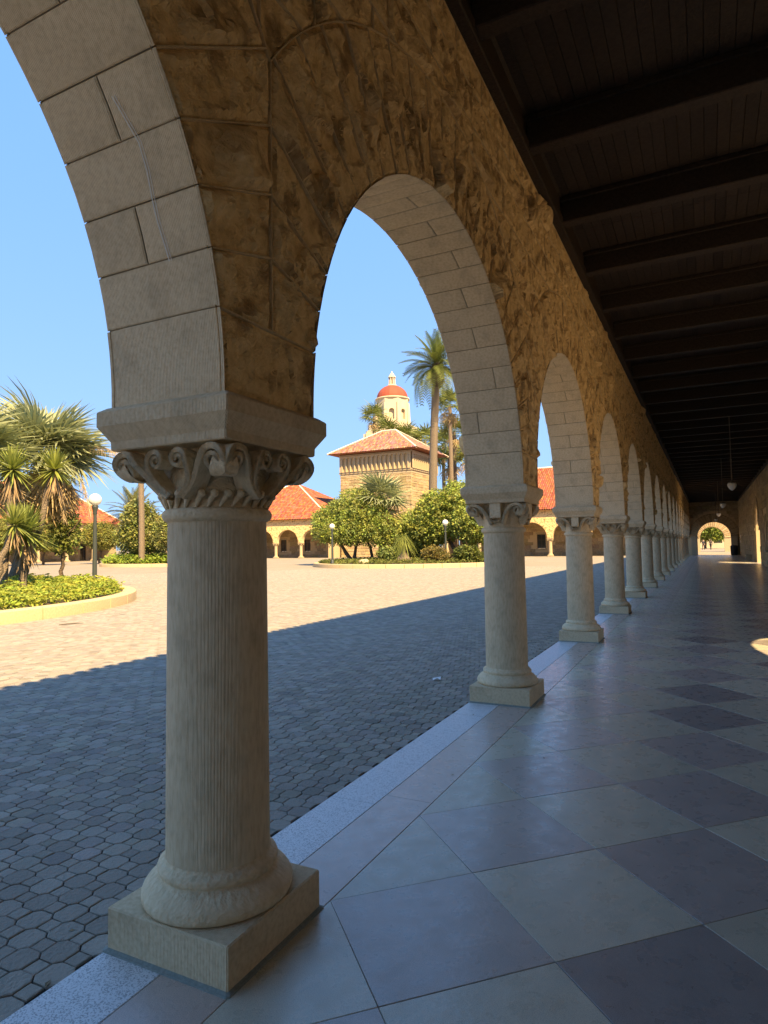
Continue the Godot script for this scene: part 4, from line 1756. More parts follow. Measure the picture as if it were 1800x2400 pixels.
func inner_wall() -> void:
	var t := thing("building_wall", "rough coursed sandstone wall along the right of the walkway", "wall")
	# u runs towards -z when seen from the walkway (normal -x): right hand is towards +z, so start at the far end
	var o := Vector3(5.0, 0, -75.0)
	var u := Vector3(0, 0, 1)
	var nrm := Vector3(-1, 0, 0)
	var len_ := 92.0
	var holes := [[75.0 - 48.3, 1.75, -0.5, 2.2, true], [75.0 - 41.2, 0.6, 1.0, 3.1, false], [75.0 - 6.6, 1.894, -0.5, 2.2, true]]
	var mb := MB.new()
	pierced(mb, o + nrm * -0.03, u, nrm, len_, -0.5, 8.0, holes, 0.7)
	var outer := MB.new()
	pierced(outer, Vector3(5.7, 0, 17.0), Vector3(0, 0, -1), Vector3(1, 0, 0), len_, -0.5, 8.2, [[17.0 + 6.6, 1.894, -0.5, 2.2, true], [17.0 + 48.3, 1.75, -0.5, 2.2, true]], 0.0)
	part(t, "wall_core", mesh_of([[mb, M.mortar], [outer, M.dressed]]))
	var st := MB.new()
	coursed(st, o, u, nrm, 40.0, 0.0, 5.66, 0.36, 0.5, 1.1, 0.05, 8, [[75.0 - 48.3, 2.35, -0.5, 2.2, true], [75.0 - 41.2, 0.72, 0.85, 3.35, false]])
	ring_stones(st, o, u, nrm, 75.0 - 48.3, 2.2, 1.76, 2.36, 21, 0.06, 4)
	part(t, "stonework", mesh_of([[st, M.block]])).set_meta("kind", "stuff")
	var win := node(t, "window", Vector3(5.0, 0, -41.2))
	var fr := MB.new()
	for q in [[-0.6, -0.52, 1.0, 3.1], [0.52, 0.6, 1.0, 3.1], [-0.52, 0.52, 1.0, 1.08], [-0.52, 0.52, 3.02, 3.1], [-0.03, 0.03, 1.08, 3.02], [-0.52, 0.52, 2.1, 2.16]]:
		fr.box(Vector3(0.12, q[2], q[0]), Vector3(0.18, q[3], q[1]))
	part(win, "frame", mesh_of([[fr, M.frame_dark]]))
	var gl := MB.new()
	gl.box(Vector3(0.15, 1.05, -0.55), Vector3(0.165, 3.05, 0.55))
	part(win, "pane", mesh_of([[gl, M.glass_dark]]))
	var sill := MB.new()
	sill.box(Vector3(-0.10, 0.86, -0.72), Vector3(0.1, 0.99, 0.72), 0.01)
	part(win, "sill", mesh_of([[sill, M.dressed]]))
	# a pale stone bench end by the far opening
	var bn := thing("stone_bench", "low pale stone bench against the right wall at the far end", "bench", Vector3(4.74, 0, -55.2))
	var b := MB.new()
	b.box(Vector3(-0.2, 0.36, -0.75), Vector3(0.22, 0.46, 0.75), 0.012)
	part(bn, "seat", mesh_of([[b, M.dressed]]))
	for s in [-0.55, 0.55]:
		var l := MB.new()
		l.box(Vector3(-0.15, 0, s - 0.1), Vector3(0.18, 0.358, s + 0.1), 0.01)
		part(bn, "support", mesh_of([[l, M.dressed]]))
	for q in [[1.9, 0.30, "upper small white notice on the right wall by the end arch"], [1.45, 0.24, "lower small white notice on the right wall by the end arch"]]:
		var mbn := MB.new()
		mbn.box(Vector3(-0.02, -0.5 * q[1], -0.22), Vector3(0.02, 0.5 * q[1], 0.22), 0.004)
		tag(part(self, "wall_notice", mesh_of([[mbn, M.paper]]), Vector3(4.92, q[0], -70.5)), q[2], "sign", "notices on the far right wall")


func end_wall() -> void:
	var t := thing("end_wall", "dark stone end wall of the walkway pierced by a round arch", "wall")
	var o := Vector3(-0.1, 0, -75.0)
	var mb := MB.new()
	pierced(mb, o, Vector3.RIGHT, Vector3(0, 0, 1), 5.8, -0.4, 6.2, [[2.72, 1.6, -0.4, 1.95, true]], 0.9)
	pierced(mb, Vector3(5.7, 0, -75.9), Vector3.LEFT, Vector3(0, 0, -1), 5.8, -0.4, 6.2, [[3.08, 1.6, -0.4, 1.95, true]], 0.0)
	part(t, "wall_core", mesh_of([[mb, M.mortar]]))
	var st := MB.new()
	coursed(st, o + Vector3(0, 0, 0.01), Vector3.RIGHT, Vector3(0, 0, 1), 5.2, 0.0, 5.9, 0.3, 0.4, 0.9, 0.05, 18, [[2.72, 2.5, -0.4, 1.95, true]])
	part(t, "stonework", mesh_of([[st, M.block]])).set_meta("kind", "stuff")
	for k in 25:
		var w := MB.new()
		var r0 := RandomNumberGenerator.new()
		r0.seed = k
		var a0 := PI * k / 25 + 0.01
		var a1 := PI * (k + 1) / 25 - 0.01
		var q := []
		for z in [[a0, 1.6], [a1, 1.6], [a1, 2.48], [a0, 2.48]]:
			q.append(o + Vector3(2.72 + z[1] * cos(z[0]), 1.95 + z[1] * sin(z[0]), 0.004))
		var mid: Vector3 = (q[0] + q[1] + q[2] + q[3]) * 0.25
		var v := r0.randf_range(0.7, 1.1)
		w.col = Color(v, v * 0.97, v * 0.92)
		var f := []
		for z in q:
			f.append(z.lerp(mid, 0.1) + Vector3(0, 0, 0.08 * r0.randf_range(0.6, 1.2)))
		w.quad_o(f[0], f[1], f[2], f[3], mid - Vector3(0, 0, 0.3))
		for i in 4:
			w.quad_o(q[i], q[(i + 1) % 4], f[(i + 1) % 4], f[i], mid - Vector3(0, 0, 0.05))
		part(t, "voussoir", mesh_of([[w, M.block]]))
	for x in [0.72, 4.52]:
		var p := MB.new()
		p.box(Vector3(x - 0.3, 0, -74.95), Vector3(x + 0.3, 1.86, -74.72), 0.02)
		p.box(Vector3(x - 0.36, 1.862, -74.95), Vector3(x + 0.36, 2.0, -74.66), 0.02)
		part(t, "pilaster", mesh_of([[p, M.dressed]]))
	# second arch beyond, in the sun
	var s := thing("sunlit_arch", "sunlit stone arch seen beyond the dark end wall", "arch", Vector3(0, 0, -101.0))
	var m2 := MB.new()
	pierced(m2, Vector3(-6, 0, 0), Vector3.RIGHT, Vector3(0, 0, 1), 20.0, -0.4, 6.0, [[8.6, 1.55, -0.4, 1.95, true]], 1.0)
	part(s, "wall_core", mesh_of([[m2, M.dressed]]))
	for k in 23:
		var w := MB.new()
		ring_one(w, Vector3(2.6, 1.95, 0.004), 1.55, 2.4, PI * k / 23 + 0.01, PI * (k + 1) / 23 - 0.01, k)
		part(s, "voussoir", mesh_of([[w, M.block]]))


func ring_one(w: MB, c: Vector3, r0: float, r1: float, a0: float, a1: float, seed_: int) -> void:
	var r := RandomNumberGenerator.new()
	r.seed = seed_ + 100
	var q := []
	for z in [[a0, r0], [a1, r0], [a1, r1], [a0, r1]]:
		q.append(c + Vector3(z[1] * cos(z[0]), z[1] * sin(z[0]), 0))
	var mid: Vector3 = (q[0] + q[1] + q[2] + q[3]) * 0.25
	var v := r.randf_range(0.8, 1.2)
	w.col = Color(v, v * 0.97, v * 0.92)
	var f := []
	for z in q:
		f.append(z.lerp(mid, 0.1) + Vector3(0, 0, 0.08 * r.randf_range(0.6, 1.2)))
	w.quad_o(f[0], f[1], f[2], f[3], mid - Vector3(0, 0, 0.3))
	for i in 4:
		w.quad_o(q[i], q[(i + 1) % 4], f[(i + 1) % 4], f[i], mid - Vector3(0, 0, 0.05))


# ---------------------------------------------------------------- buildings round the court
# local frame: bays run along -z from the origin, the front faces +x
func court_range(t: Node3D, bays: int, ridge_y: float, ridge_back: float, hip_a: float, hip_b: float, seed_: int, seen: Array) -> void:
	for k in bays:
		part(t, "mortar_bed", col_mesh.bay_core, Vector3(0, 0, -D * k))
		part(t, "arch_stonework", col_mesh.bay_low, Vector3(0, 0, -D * k)).set_meta("kind", "stuff")
		part(t, "column", col_mesh.low, Vector3(0, 0, -D * k))
	var len_ := D * bays
	var wall := MB.new()
	var o := Vector3(-5.0, 0, 0)
	var holes := []
	for k in bays:
		holes.append([D * k + 2.2, 0.55, 0.9 if (k + seed_) % 3 != 0 else 0.0, 2.7, false])
	pierced(wall, o, Vector3(0, 0, -1), Vector3(1, 0, 0), len_, -0.2, 6.0, holes, 0.3)
	# ends and ceiling of the arcade behind
	wall.quad_o(Vector3(-5, 5.7, 0.3), Vector3(0.2, 5.7, 0.3), Vector3(0.2, 5.7, -len_), Vector3(-5, 5.7, -len_), Vector3(-2, 9, -5))
	part(t, "back_wall", mesh_of([[wall, M.mortar]]))
	var st := MB.new()
	var skip := []
	for h in holes:
		skip.append([h[0], 0.68, h[2] - 0.15, 2.95, false])
	coursed(st, o, Vector3(0, 0, -1), Vector3(1, 0, 0), len_, 0.0, 5.6, 0.42, 0.6, 1.4, 0.06, seed_, skip)
	part(t, "stonework", mesh_of([[st, M.block]])).set_meta("kind", "stuff")
	for k in bays:
		var h: Array = holes[k]
		var door: bool = h[2] == 0.0
		var w := node(t, "door" if door else "window", Vector3(-5.0, 0, -h[0]))
		var f := MB.new()
		for q in [[-0.55, -0.47, h[2], 2.7], [0.47, 0.55, h[2], 2.7], [-0.47, 0.47, 2.62, 2.7], [-0.03, 0.03, h[2], 2.62], [-0.47, 0.47, 1.95, 2.02]]:
			f.box(Vector3(-0.22, q[2], q[0]), Vector3(-0.15, q[3], q[1]))
		part(w, "frame", mesh_of([[f, M.frame_dark]]))
		var g := MB.new()
		g.box(Vector3(-0.21, h[2] + 0.02, -0.5), Vector3(-0.19, 2.66, 0.5))
		part(w, "pane", mesh_of([[g, M.glass_dark]]))
		var l := MB.new()
		l.box(Vector3(0.0, 2.71, -0.68), Vector3(0.07, 2.95, 0.68), 0.01)
		part(w, "lintel", mesh_of([[l, M.dressed]]))
		if not door:
			var sl := MB.new()
			sl.box(Vector3(0.0, h[2] - 0.14, -0.68), Vector3(0.1, h[2] - 0.01, 0.68), 0.01)
			part(w, "sill", mesh_of([[sl, M.dressed]]))
	# roof: eaves in front, ridge behind
	var ex := 0.85
	var a := Vector3(ex, 5.55, 1.0)
	var b := Vector3(ex, 5.55, -len_ - 1.0)
	var c := Vector3(-ridge_back, ridge_y, -len_ - 1.0 + hip_b)
	var d := Vector3(-ridge_back, ridge_y, 1.0 - hip_a)
	var tl := MB.new()
	var un := MB.new()
	un.col = Color(0.32, 0.12, 0.06)
	var tone := Color(0.40, 0.13, 0.065)
	roof_tiles(tl, un, a, b, c, d, 0.28, 0.5, seed_, tone)
	var back := Vector3(-2.0 * ridge_back - ex, 5.55, 0)
	if hip_a > 0:
		roof_tiles(tl, un, Vector3(back.x, 5.55, 1.0), a, d, d, 0.28, 0.5, seed_ + 1, tone)
	if hip_b > 0:
		roof_tiles(tl, un, b, Vector3(back.x, 5.55, b.z), c, c, 0.28, 0.5, seed_ + 2, tone)
	un.quad_o(d, c, Vector3(back.x, 5.55, b.z), Vector3(back.x, 5.55, a.z), Vector3(-ridge_back, 5, -5))
	var roof := part(t, "roof", mesh_of([[un, M.tile_roof]]))
	part(roof, "roof_tiles", mesh_of([[tl, M.tile_roof]])).set_meta("kind", "stuff")
	var cap := MB.new()
	tube_between(cap, d, c, 0.14)
	if hip_a > 0:
		tube_between(cap, a, d, 0.13)
	if hip_b > 0:
		tube_between(cap, b, c, 0.13)
	part(roof, "ridge_caps", mesh_of([[cap, M.ridge]]))
	var gab := MB.new()
	for z in ([0.3] if hip_a <= 0 else []) + ([-len_] if hip_b <= 0 else []):
		gab = MB.new()
		gab.tri_o(Vector3(0, 5.4, z), Vector3(-ridge_back, ridge_y - 0.2, z), Vector3(back.x + ex, 5.4, z), Vector3(-ridge_back, 5, -len_ * 0.5))
		gab.quad_o(Vector3(0, 0, z), Vector3(0, 5.5, z), Vector3(back.x + ex, 5.5, z), Vector3(back.x + ex, 0, z), Vector3(-ridge_back, 2, -len_ * 0.5))
		part(t, "gable_wall", mesh_of([[gab, M.dressed]]))
	for z in [0.32, -len_ + 0.01]:
		var ends := MB.new()
		ends.quad_o(Vector3(-5, -0.2, z), Vector3(-0.31, -0.2, z), Vector3(-0.31, 5.6, z), Vector3(-5, 5.6, z), Vector3(-2, 2, -len_ * 0.5))
		part(t, "arcade_end", mesh_of([[ends, M.dressed]]))


func buildings() -> void:
	var north := thing("court_building", "sandstone arcade building with a pointed hipped red roof left of the square tower", "building", Vector3(-68.0, 0, -75.3), "buildings round the court")
	north.rotation.y = -PI / 2
	court_range(north, 5, 11.7, 8.4, 11.6, 11.6, 5, [])
	var east := thing("court_building", "sandstone arcade building with red tile roof right of the square tower", "building", Vector3(-28.0, 0, -75.3), "buildings round the court")
	east.rotation.y = -PI / 2
	court_range(east, 6, 11.7, 9.5, 7.0, 0.0, 8, [])
	var corner := thing("court_building", "lower red-roofed building at the far left corner of the court", "building", Vector3(-83.0, 0, -77.5), "buildings round the court")
	corner.rotation.y = -PI / 2
	court_range(corner, 5, 8.4, 6.0, 0.0, 5.0, 6, [])
	var west := thing("court_building", "sandstone building with arches and hipped red roof on the left of the court", "building", Vector3(-80.0, 0, -2.5), "buildings round the court")
	court_range(west, 15, 11.5, 7.0, 6.0, 6.5, 7, [])
	tower()
	far_tower()
	# beyond the end arch
	var pale := thing("pale_building", "pale building in sunlight glimpsed through the far arch", "building", Vector3(9, 0, -150))
	var mb := MB.new()
	pierced(mb, Vector3(-14, 0, 0), Vector3.RIGHT, Vector3(0, 0, 1), 30.0, -0.2, 9.0, [[5.0, 0.8, 1.0, 3.4, false], [9.0, 0.8, 1.0, 3.4, false], [13.0, 0.8, 1.0, 3.4, false], [17.0, 0.8, 1.0, 3.4, false]], 0.3)
	part(pale, "wall", mesh_of([[mb, M.plaster]]))
	for k in 4:
		var g := MB.new()
		g.box(Vector3(-9.8 + 4.0 * k, 1.0, -0.3), Vector3(-8.2 + 4.0 * k, 3.4, -0.25))
		part(pale, "window", mesh_of([[g, M.glass_dark]]))
	var rf := MB.new()
	rf.col = Color(0.5, 0.2, 0.1)
	rf.box(Vector3(-14.6, 9.0, -10), Vector3(16.6, 9.3, 0.6))
	part(pale, "roof", mesh_of([[rf, M.tile_roof]]))


func tower() -> void:
	# built at full size, then set as the gate tower of the far range
	var x0 := -45.6
	var x1 := x0 + 12.3
	var z0 := -78.6
	var z1 := z0 - 10.0
	var t := thing("stone_tower", "square sandstone tower with a blind arcade under a low tiled roof", "tower", Vector3(x0, 0, z0))
	t.scale = Vector3.ONE * 0.9265
	var wx := x1 - x0
	var wz := z0 - z1
	var core := MB.new()
	core.box(Vector3(0.02, -0.2, -wz), Vector3(wx - 0.02, 15.95, -0.02))
	part(t, "wall_core", mesh_of([[core, M.mortar]]))
	var st := MB.new()
	var slits := []
	for k in 3:
		slits.append([4.85 + 1.36 * k, 0.22, 10.9, 12.4, false])
	coursed(st, Vector3(0, 0, 0), Vector3.RIGHT, Vector3(0, 0, 1), wx, 0.0, 12.55, 0.40, 0.5, 1.3, 0.10, 31, slits)
	coursed(st, Vector3(wx, 0, 0), Vector3(0, 0, -1), Vector3(1, 0, 0), wz, 0.0, 12.55, 0.40, 0.5, 1.3, 0.10, 32, [])
	part(t, "stonework", mesh_of([[st, M.block]])).set_meta("kind", "stuff")
	for s in slits:
		var g := MB.new()
		g.box(Vector3(s[0] - 0.2, s[2], -0.05), Vector3(s[0] + 0.2, s[3], -0.01))
		part(t, "window_slit", mesh_of([[g, M.glass_dark]]))
	# string courses
	for q in [[12.56, 12.8, 0.06], [12.95, 13.25, 0.16], [15.75, 16.0, 0.14]]:
		var c := MB.new()
		c.box(Vector3(-q[2], q[0], -wz - q[2]), Vector3(wx + q[2], q[1], q[2]), 0.03)
		part(t, "string_course", mesh_of([[c, M.dressed]]))
	# blind arcade: a pierced plate in front of the recessed core
	for f in 2:
		var plate := MB.new()
		var w := wx if f == 0 else wz
		var n := 15 if f == 0 else 12
		var step := (w - 0.9) / n
		var open := []
		for k in n:
			open.append([0.45 + step * (k + 0.5), step * 0.32, 13.3, 15.25, true])
		if f == 0:
			pierced(plate, Vector3(0, 0, 0.26), Vector3.RIGHT, Vector3(0, 0, 1), w, 13.25, 15.75, open, 0.27)
			plate.quad(Vector3(0, 13.25, -0.0), Vector3(0, 13.25, 0.26), Vector3(0, 15.75, 0.26), Vector3(0, 15.75, 0.0))
		else:
			pierced(plate, Vector3(wx + 0.26, 0, 0.26), Vector3(0, 0, -1), Vector3(1, 0, 0), w + 0.26, 13.25, 15.75, open, 0.27)
		part(t, "blind_arcade", mesh_of([[plate, M.dressed]]))
		var niche := MB.new()
		for k in n:
			pass
		var cols := MB.new()
		for k in n + 1:
			var p := 0.45 + step * k
			var at := Vector3(p, 0, 0.3) if f == 0 else Vector3(wx + 0.3, 0, -p + 0.26)
			cols.lathe([[0.11, 13.26], [0.085, 13.4], [0.085, 15.1], [0.13, 15.25]], 8, at)
		part(t, "colonnettes", mesh_of([[cols, M.dressed]])).set_meta("kind", "stuff")
	# hipped roof
	var e := 1.5
	var a := Vector3(-e, 16.1, e)
	var b := Vector3(wx + e, 16.1, e)
	var c := Vector3(wx + e, 16.1, -wz - e)
	var d := Vector3(-e, 16.1, -wz - e)
	var r0 := Vector3(wx * 0.5 - 1.2, 20.2, -wz * 0.5)
	var r1 := Vector3(wx * 0.5 + 1.2, 20.2, -wz * 0.5)
	var tl := MB.new()
	var un := MB.new()
	un.col = Color(0.34, 0.14, 0.08)
	var tone := Color(0.37, 0.20, 0.14)
	roof_tiles(tl, un, a, b, r1, r0, 0.28, 0.5, 51, tone)
	roof_tiles(tl, un, b, c, r1, r1, 0.28, 0.5, 52, tone)
	roof_tiles(tl, un, c, d, r0, r1, 0.28, 0.5, 53, tone)
	roof_tiles(tl, un, d, a, r0, r0, 0.28, 0.5, 54, tone)
	un.quad_o(a, b, c, d, Vector3(wx * 0.5, 19, -wz * 0.5))
	var roof := part(t, "roof", mesh_of([[un, M.tile_roof]]))
	part(roof, "roof_tiles", mesh_of([[tl, M.tile_roof]])).set_meta("kind", "stuff")
	var cap := MB.new()
	for q in [[a, r0], [b, r1], [c, r1], [d, r0], [r0, r1]]:
		tube_between(cap, q[0], q[1], 0.15)
	part(roof, "ridge_caps", mesh_of([[cap, M.ridge]]))


func far_tower() -> void:
	var t := thing("domed_tower", "tall cream tower with red dome and lantern far behind the court", "tower", Vector3(-134, 0, -280.3))
	t.scale = Vector3(1.15, 1.0, 1.15)
	var b := MB.new()
	square_stack(b, [[10.5, 0.0], [9.2, 45.0], [9.0, 57.0], [8.2, 57.5], [8.2, 60.0]], 1.2)
	for f in 4:
		b.xf = Transform3D(Basis(Vector3.UP, f * PI / 2), Vector3.ZERO)
		for x in [-7.0, -3.5, 0.0, 3.5, 7.0]:
			b.box(Vector3(x - 0.7, 0, 8.9), Vector3(x + 0.7, 56.0, 10.2))
	b.xf = Transform3D()
	part(t, "shaft", mesh_of([[b, M.plaster]]))
	var d := MB.new()
	var inner := MB.new()
	var r := 7.3
	for k in 8:
		var g := TAU * (k + 0.5) / 8
		var w := 2.0 * r * sin(PI / 8)
		var m := Vector3(cos(g), 0, sin(g))
		var u := Vector3(-sin(g), 0, cos(g)) * -1.0
		pierced(d, m * r * cos(PI / 8) - u * w * 0.5, u, m, w, 59.0, 73.0, [[w * 0.5, w * 0.2, 62.5, 66.5, true]], 1.2)
		d.tube([Vector3(cos(g - PI / 8), 0, sin(g - PI / 8)) * 7.5 + Vector3.UP * 58.0, Vector3(cos(g - PI / 8), 0, sin(g - PI / 8)) * 7.2 + Vector3.UP * 70.5], [0.8, 0.7], 8)
		inner.quad_o(m * 5.4 - u * 3 + Vector3.UP * 60, m * 5.4 + u * 3 + Vector3.UP * 60, m * 5.4 + u * 3 + Vector3.UP * 72, m * 5.4 - u * 3 + Vector3.UP * 72, Vector3(0, 66, 0))
	part(t, "belfry", mesh_of([[d, M.plaster], [inner, M.plaster]]))
	var rim := MB.new()
	rim.lathe([[6.0, 72.6], [7.35, 72.7], [7.4, 73.5], [6.6, 73.7], [6.4, 74.2]], 24)
	part(t, "cornice", mesh_of([[rim, M.plaster]]))
	var dm := MB.new()
	for k in 24:
		var v: float = [0.9, 1.05, 0.97][k % 3]
		dm.col = Color(0.33 * v, 0.075 * v, 0.04 * v)
		for j in 10:
			var p := PackedVector3Array()
			var uv := PackedVector2Array()
			for jj in 2:
				var e := PI * 0.5 * (j + jj) / 10
				for ii in 2:
					var g := TAU * (k + ii) / 24
					p.append(Vector3(cos(e) * 6.7 * cos(g), 73.7 + sin(e) * 6.7, -cos(e) * 6.7 * sin(g)))
					uv.append(Vector2.ZERO)
			dm.grid(p, 1, 1, uv)
	part(t, "dome", mesh_of([[dm, M.dome]]))
	var ln := MB.new()
	ln.lathe([[2.0, 80.0], [1.9, 80.6], [1.5, 80.8]], 12)
	for k in 8:
		var g := TAU * k / 8
		ln.tube([Vector3(cos(g) * 1.35, 80.7, sin(g) * 1.35), Vector3(cos(g) * 1.25, 84.2, sin(g) * 1.25)], [0.28, 0.26], 6)
	ln.lathe([[0.8, 80.7], [0.8, 84.2]], 8)
	ln.lathe([[1.7, 84.2], [1.6, 84.7], [1.1, 85.6], [0.5, 86.5], [0.2, 87.3], [0.0, 87.6]], 12)
	part(t, "lantern", mesh_of([[ln, M.plaster]]))


# ---------------------------------------------------------------- planters and plants
func planter(label: String, c: Vector3, r: float, n: int, group: String) -> Node3D:
	var t := thing("planter", label, "planter", c, group)
	var soil := MB.new()
	soil.lathe([[r - 0.4, 0.20], [r - 0.5, 0.26], [r * 0.6, 0.34], [0.01, 0.40]], 48)
	part(t, "soil", mesh_of([[soil, M.soil]]))
	var k := MB.new()
	var prof := [[r, -0.05], [r, 0.26], [r - 0.03, 0.29], [r - 0.40, 0.29], [r - 0.43, 0.27], [r - 0.43, 0.0]]
	var da := TAU / n
	var p := PackedVector3Array()
	var uv := PackedVector2Array()
	for q in prof:
		for i in 7:
			var a := lerpf(0.002, da - 0.002, i / 6.0)
			p.append(Vector3(q[0] * cos(a), q[1], -q[0] * sin(a)))
			uv.append(Vector2(a * r, q[1]))
	k.grid(p, 6, prof.size() - 1, uv)
	for e in [0.002, da - 0.002]:
		for i in range(1, 4):
			k.tri(Vector3(prof[0][0] * cos(e), prof[0][1], -prof[0][0] * sin(e)), Vector3(prof[i][0] * cos(e), prof[i][1], -prof[i][0] * sin(e)), Vector3(prof[i + 1][0] * cos(e), prof[i + 1][1], -prof[i + 1][0] * sin(e)))
	var m := mesh_of([[k, M.kerb]])
	for i in n:
		part(t, "kerb_stone", m, Vector3.ZERO, da * i)
	return t


func cover(label: String, called: String, c: Vector3, r: float, count: int, seed_: int, tone: Color, h: float, size: float, side: Callable) -> void:
	var g := RandomNumberGenerator.new()
	g.seed = seed_
	var where := []
	var cols := []
	while where.size() < count:
		var a := g.randf() * TAU
		var d := sqrt(g.randf()) * r
		var p := Vector3(cos(a) * d, 0, sin(a) * d)
		if not side.call(p + c):
			count -= 1
			continue
		var hill := 0.65 + 0.5 * n_low.get_noise_2d(p.x * 0.25 + seed_, p.z * 0.25)
		p.y = 0.27 + h * hill * g.randf_range(0.15, 1.0) * (1.0 if d < r - 0.25 else 0.6)
		where.append(Transform3D(Basis(Vector3.UP, g.randf() * TAU).scaled(Vector3.ONE * size * g.randf_range(0.7, 1.3)), p))
		var v := g.randf_range(0.65, 1.35)
		cols.append(Color(tone.r * v * g.randf_range(0.85, 1.2), tone.g * v, tone.b * v))
	var o := scatter(self, called, clumps[seed_ % 3], where, cols)
	o.position = c
	o.set_meta("kind", "stuff")
	o.set_meta("label", label)
	o.set_meta("category", "ground cover")


func planters() -> void:
	var c1 := Vector3(-21.3, -0.02, -6.5)
	planter("round planter with yellow stone kerb at the left of the court", c1, 9.2, 42, "round planters in the court")
	cover("bright green ground cover filling the left planter", "ground_cover", c1, 8.72, 15000, 4, Color(0.30, 0.36, 0.055), 0.42, 0.62, func(p): return p.z < -3.5)
	var c2 := Vector3(-19.7, -0.02, -46.8)
	planter("round kerbed planter with trees in the middle of the court", c2, 8.5, 40, "round planters in the court")
	cover("low yellow-green plants in the middle planter", "ground_cover", c2, 8.0, 2600, 5, Color(0.15, 0.17, 0.04), 0.22, 0.8, func(p): return p.z > -52.0)
	var c3 := Vector3(-46.7, -0.02, -48.2)
	planter("round planter with shrubs behind the foreground column", c3, 8.0, 38, "round planters in the court")
	cover("bright green shrubs covering the planter behind the column", "ground_cover", c3, 7.6, 5200, 6, Color(0.22, 0.30, 0.045), 0.9, 1.1, func(p): return p.x + p.z > -99.0)
	# middle planter
	var green := Color(0.31, 0.37, 0.10)
	broad_tree("round leafy tree at the left of the middle planter, on dark leaning trunks", Vector3(-25.3, 0.2, -45.6), [[Vector3(0.2, 0, 0), Vector3(-1.6, 2.6, 0.3), 1.3], [Vector3(0.3, 0, 0.1), Vector3(0.9, 2.6, 0), 1.1], [Vector3(1.9, 0, -0.8), Vector3(1.3, 2.6, -0.4), 1.0]],
		[[Vector3(-1.2, 3.4, 0), Vector3(2.3, 1.6, 2.2)], [Vector3(1.0, 4.2, 0), Vector3(2.6, 2.0, 2.3)], [Vector3(-0.2, 2.6, 0.4), Vector3(2.9, 1.1, 2.3)], [Vector3(2.6, 3.0, 0), Vector3(1.8, 1.7, 1.8)]], 5200, 61, green, 1.05, "trees in the middle planter")
	broad_tree("wide leafy tree at the right of the middle planter, beside the second column", Vector3(-16.6, 0.2, -48.6), [[Vector3(0.3, 0, 0), Vector3(-1.2, 2.2, 0), 1.4], [Vector3(0.4, 0, 0.2), Vector3(1.5, 2.2, 0.2), 1.4], [Vector3(0.3, 0, -0.3), Vector3(0.3, 2.6, -0.4), 1.2]],
		[[Vector3(-1.4, 3.8, 0), Vector3(2.4, 2.1, 2.2)], [Vector3(1.7, 3.2, 0.4), Vector3(2.2, 1.8, 2.2)], [Vector3(0.0, 5.0, 0), Vector3(1.7, 1.6, 1.7)], [Vector3(-2.4, 2.8, 0.3), Vector3(2.0, 1.5, 1.8)]], 5200, 62, green, 1.05, "trees in the middle planter")
	broad_tree("small tree filling the back of the middle planter", Vector3(-21.5, 0.2, -52.0), [[Vector3.ZERO, Vector3(0, 2.0, 0), 1.0]],
		[[Vector3(0, 2.8, 0), Vector3(2.4, 1.8, 2.0)], [Vector3(-2.0, 2.6, 0), Vector3(1.8, 1.7, 1.6)]], 2200, 63, green, 1.1, "trees in the middle planter")
	fan_palm("fan_palm", "small grey-green fan palm with a slim trunk in the middle planter", Vector3(-22.6, 0.2, -46.2), Vector3(-22.4, 5.5, -46.0), [0.30, 0.24], 46, 1.75, 71, Color(0.31, 0.34, 0.18), 12, "", 14)
	var pony := thing("ponytail_palm", "drooping grassy plant on a swollen base in the middle planter", "shrub", Vector3(-18.9, 0.2, -42.6))
	var foot := MB.new()
	foot.lathe([[0.95, 0.0], [0.75, 0.18], [0.42, 0.5], [0.2, 0.85], [0.13, 1.3], [0.1, 1.9]], 12)
	part(pony, "swollen_base", mesh_of([[foot, M.bark_palm]]))
	var r := RandomNumberGenerator.new()
	r.seed = 81
	var tuft := MB.new()
	for k in 420:
		var az := r.randf() * TAU
		var el := r.randf_range(-0.1, 1.4)
		var d := Vector3(cos(az) * cos(el), sin(el), sin(az) * cos(el))
		var v := r.randf_range(0.7, 1.3)
		tuft.col = Color(0.20 * v, 0.23 * v, 0.05 * v)
		leaf_blade(tuft, Vector3(0, r.randf_range(-0.6, 0.1), 0), d, d.cross(Vector3(0, 1, 0.01)).normalized(), r.randf_range(0.9, 1.5), 0.035, 1.1, 4)
	part(pony, "leaf_tuft", mesh_of([[tuft, M.leaf]]), Vector3(0, 1.95, 0))
	for q in [[Vector3(-16.4, 0.2, -42.6), 0.75, Color(0.20, 0.17, 0.06), "olive shrub beside the right lamp of the middle planter"], [Vector3(-21.3, 0.2, -44.9), 0.8, Color(0.20, 0.26, 0.09), "grey-green shrub beside the fan palm trunk in the middle planter"], [Vector3(-20.6, 0.2, -49.5), 1.0, Color(0.22, 0.28, 0.08), "green shrub at the back of the middle planter"], [Vector3(-14.0, 0.2, -43.2), 0.8, Color(0.12, 0.15, 0.04), "green shrub at the right end of the middle planter"]]:
		var s := thing("shrub", q[3], "shrub", q[0], "shrubs in the middle planter")
		var mb := MB.new()
		limb(mb, Vector3.ZERO, Vector3(0, q[1] * 0.8, 0), 0.06, 0.03, 0.04, 5)
		part(s, "stem", mesh_of([[mb, M.bark]]))
		crown(s, [[Vector3(0, q[1] * 0.8, 0), Vector3(1.3, 0.85, 1.1) * q[1]], [Vector3(0.7, q[1] * 0.6, 0.2), Vector3(0.9, 0.6, 0.9) * q[1]]], 520, 82 + int(q[1] * 10), q[2], 0.75, "foliage")
	var rk := MB.new()
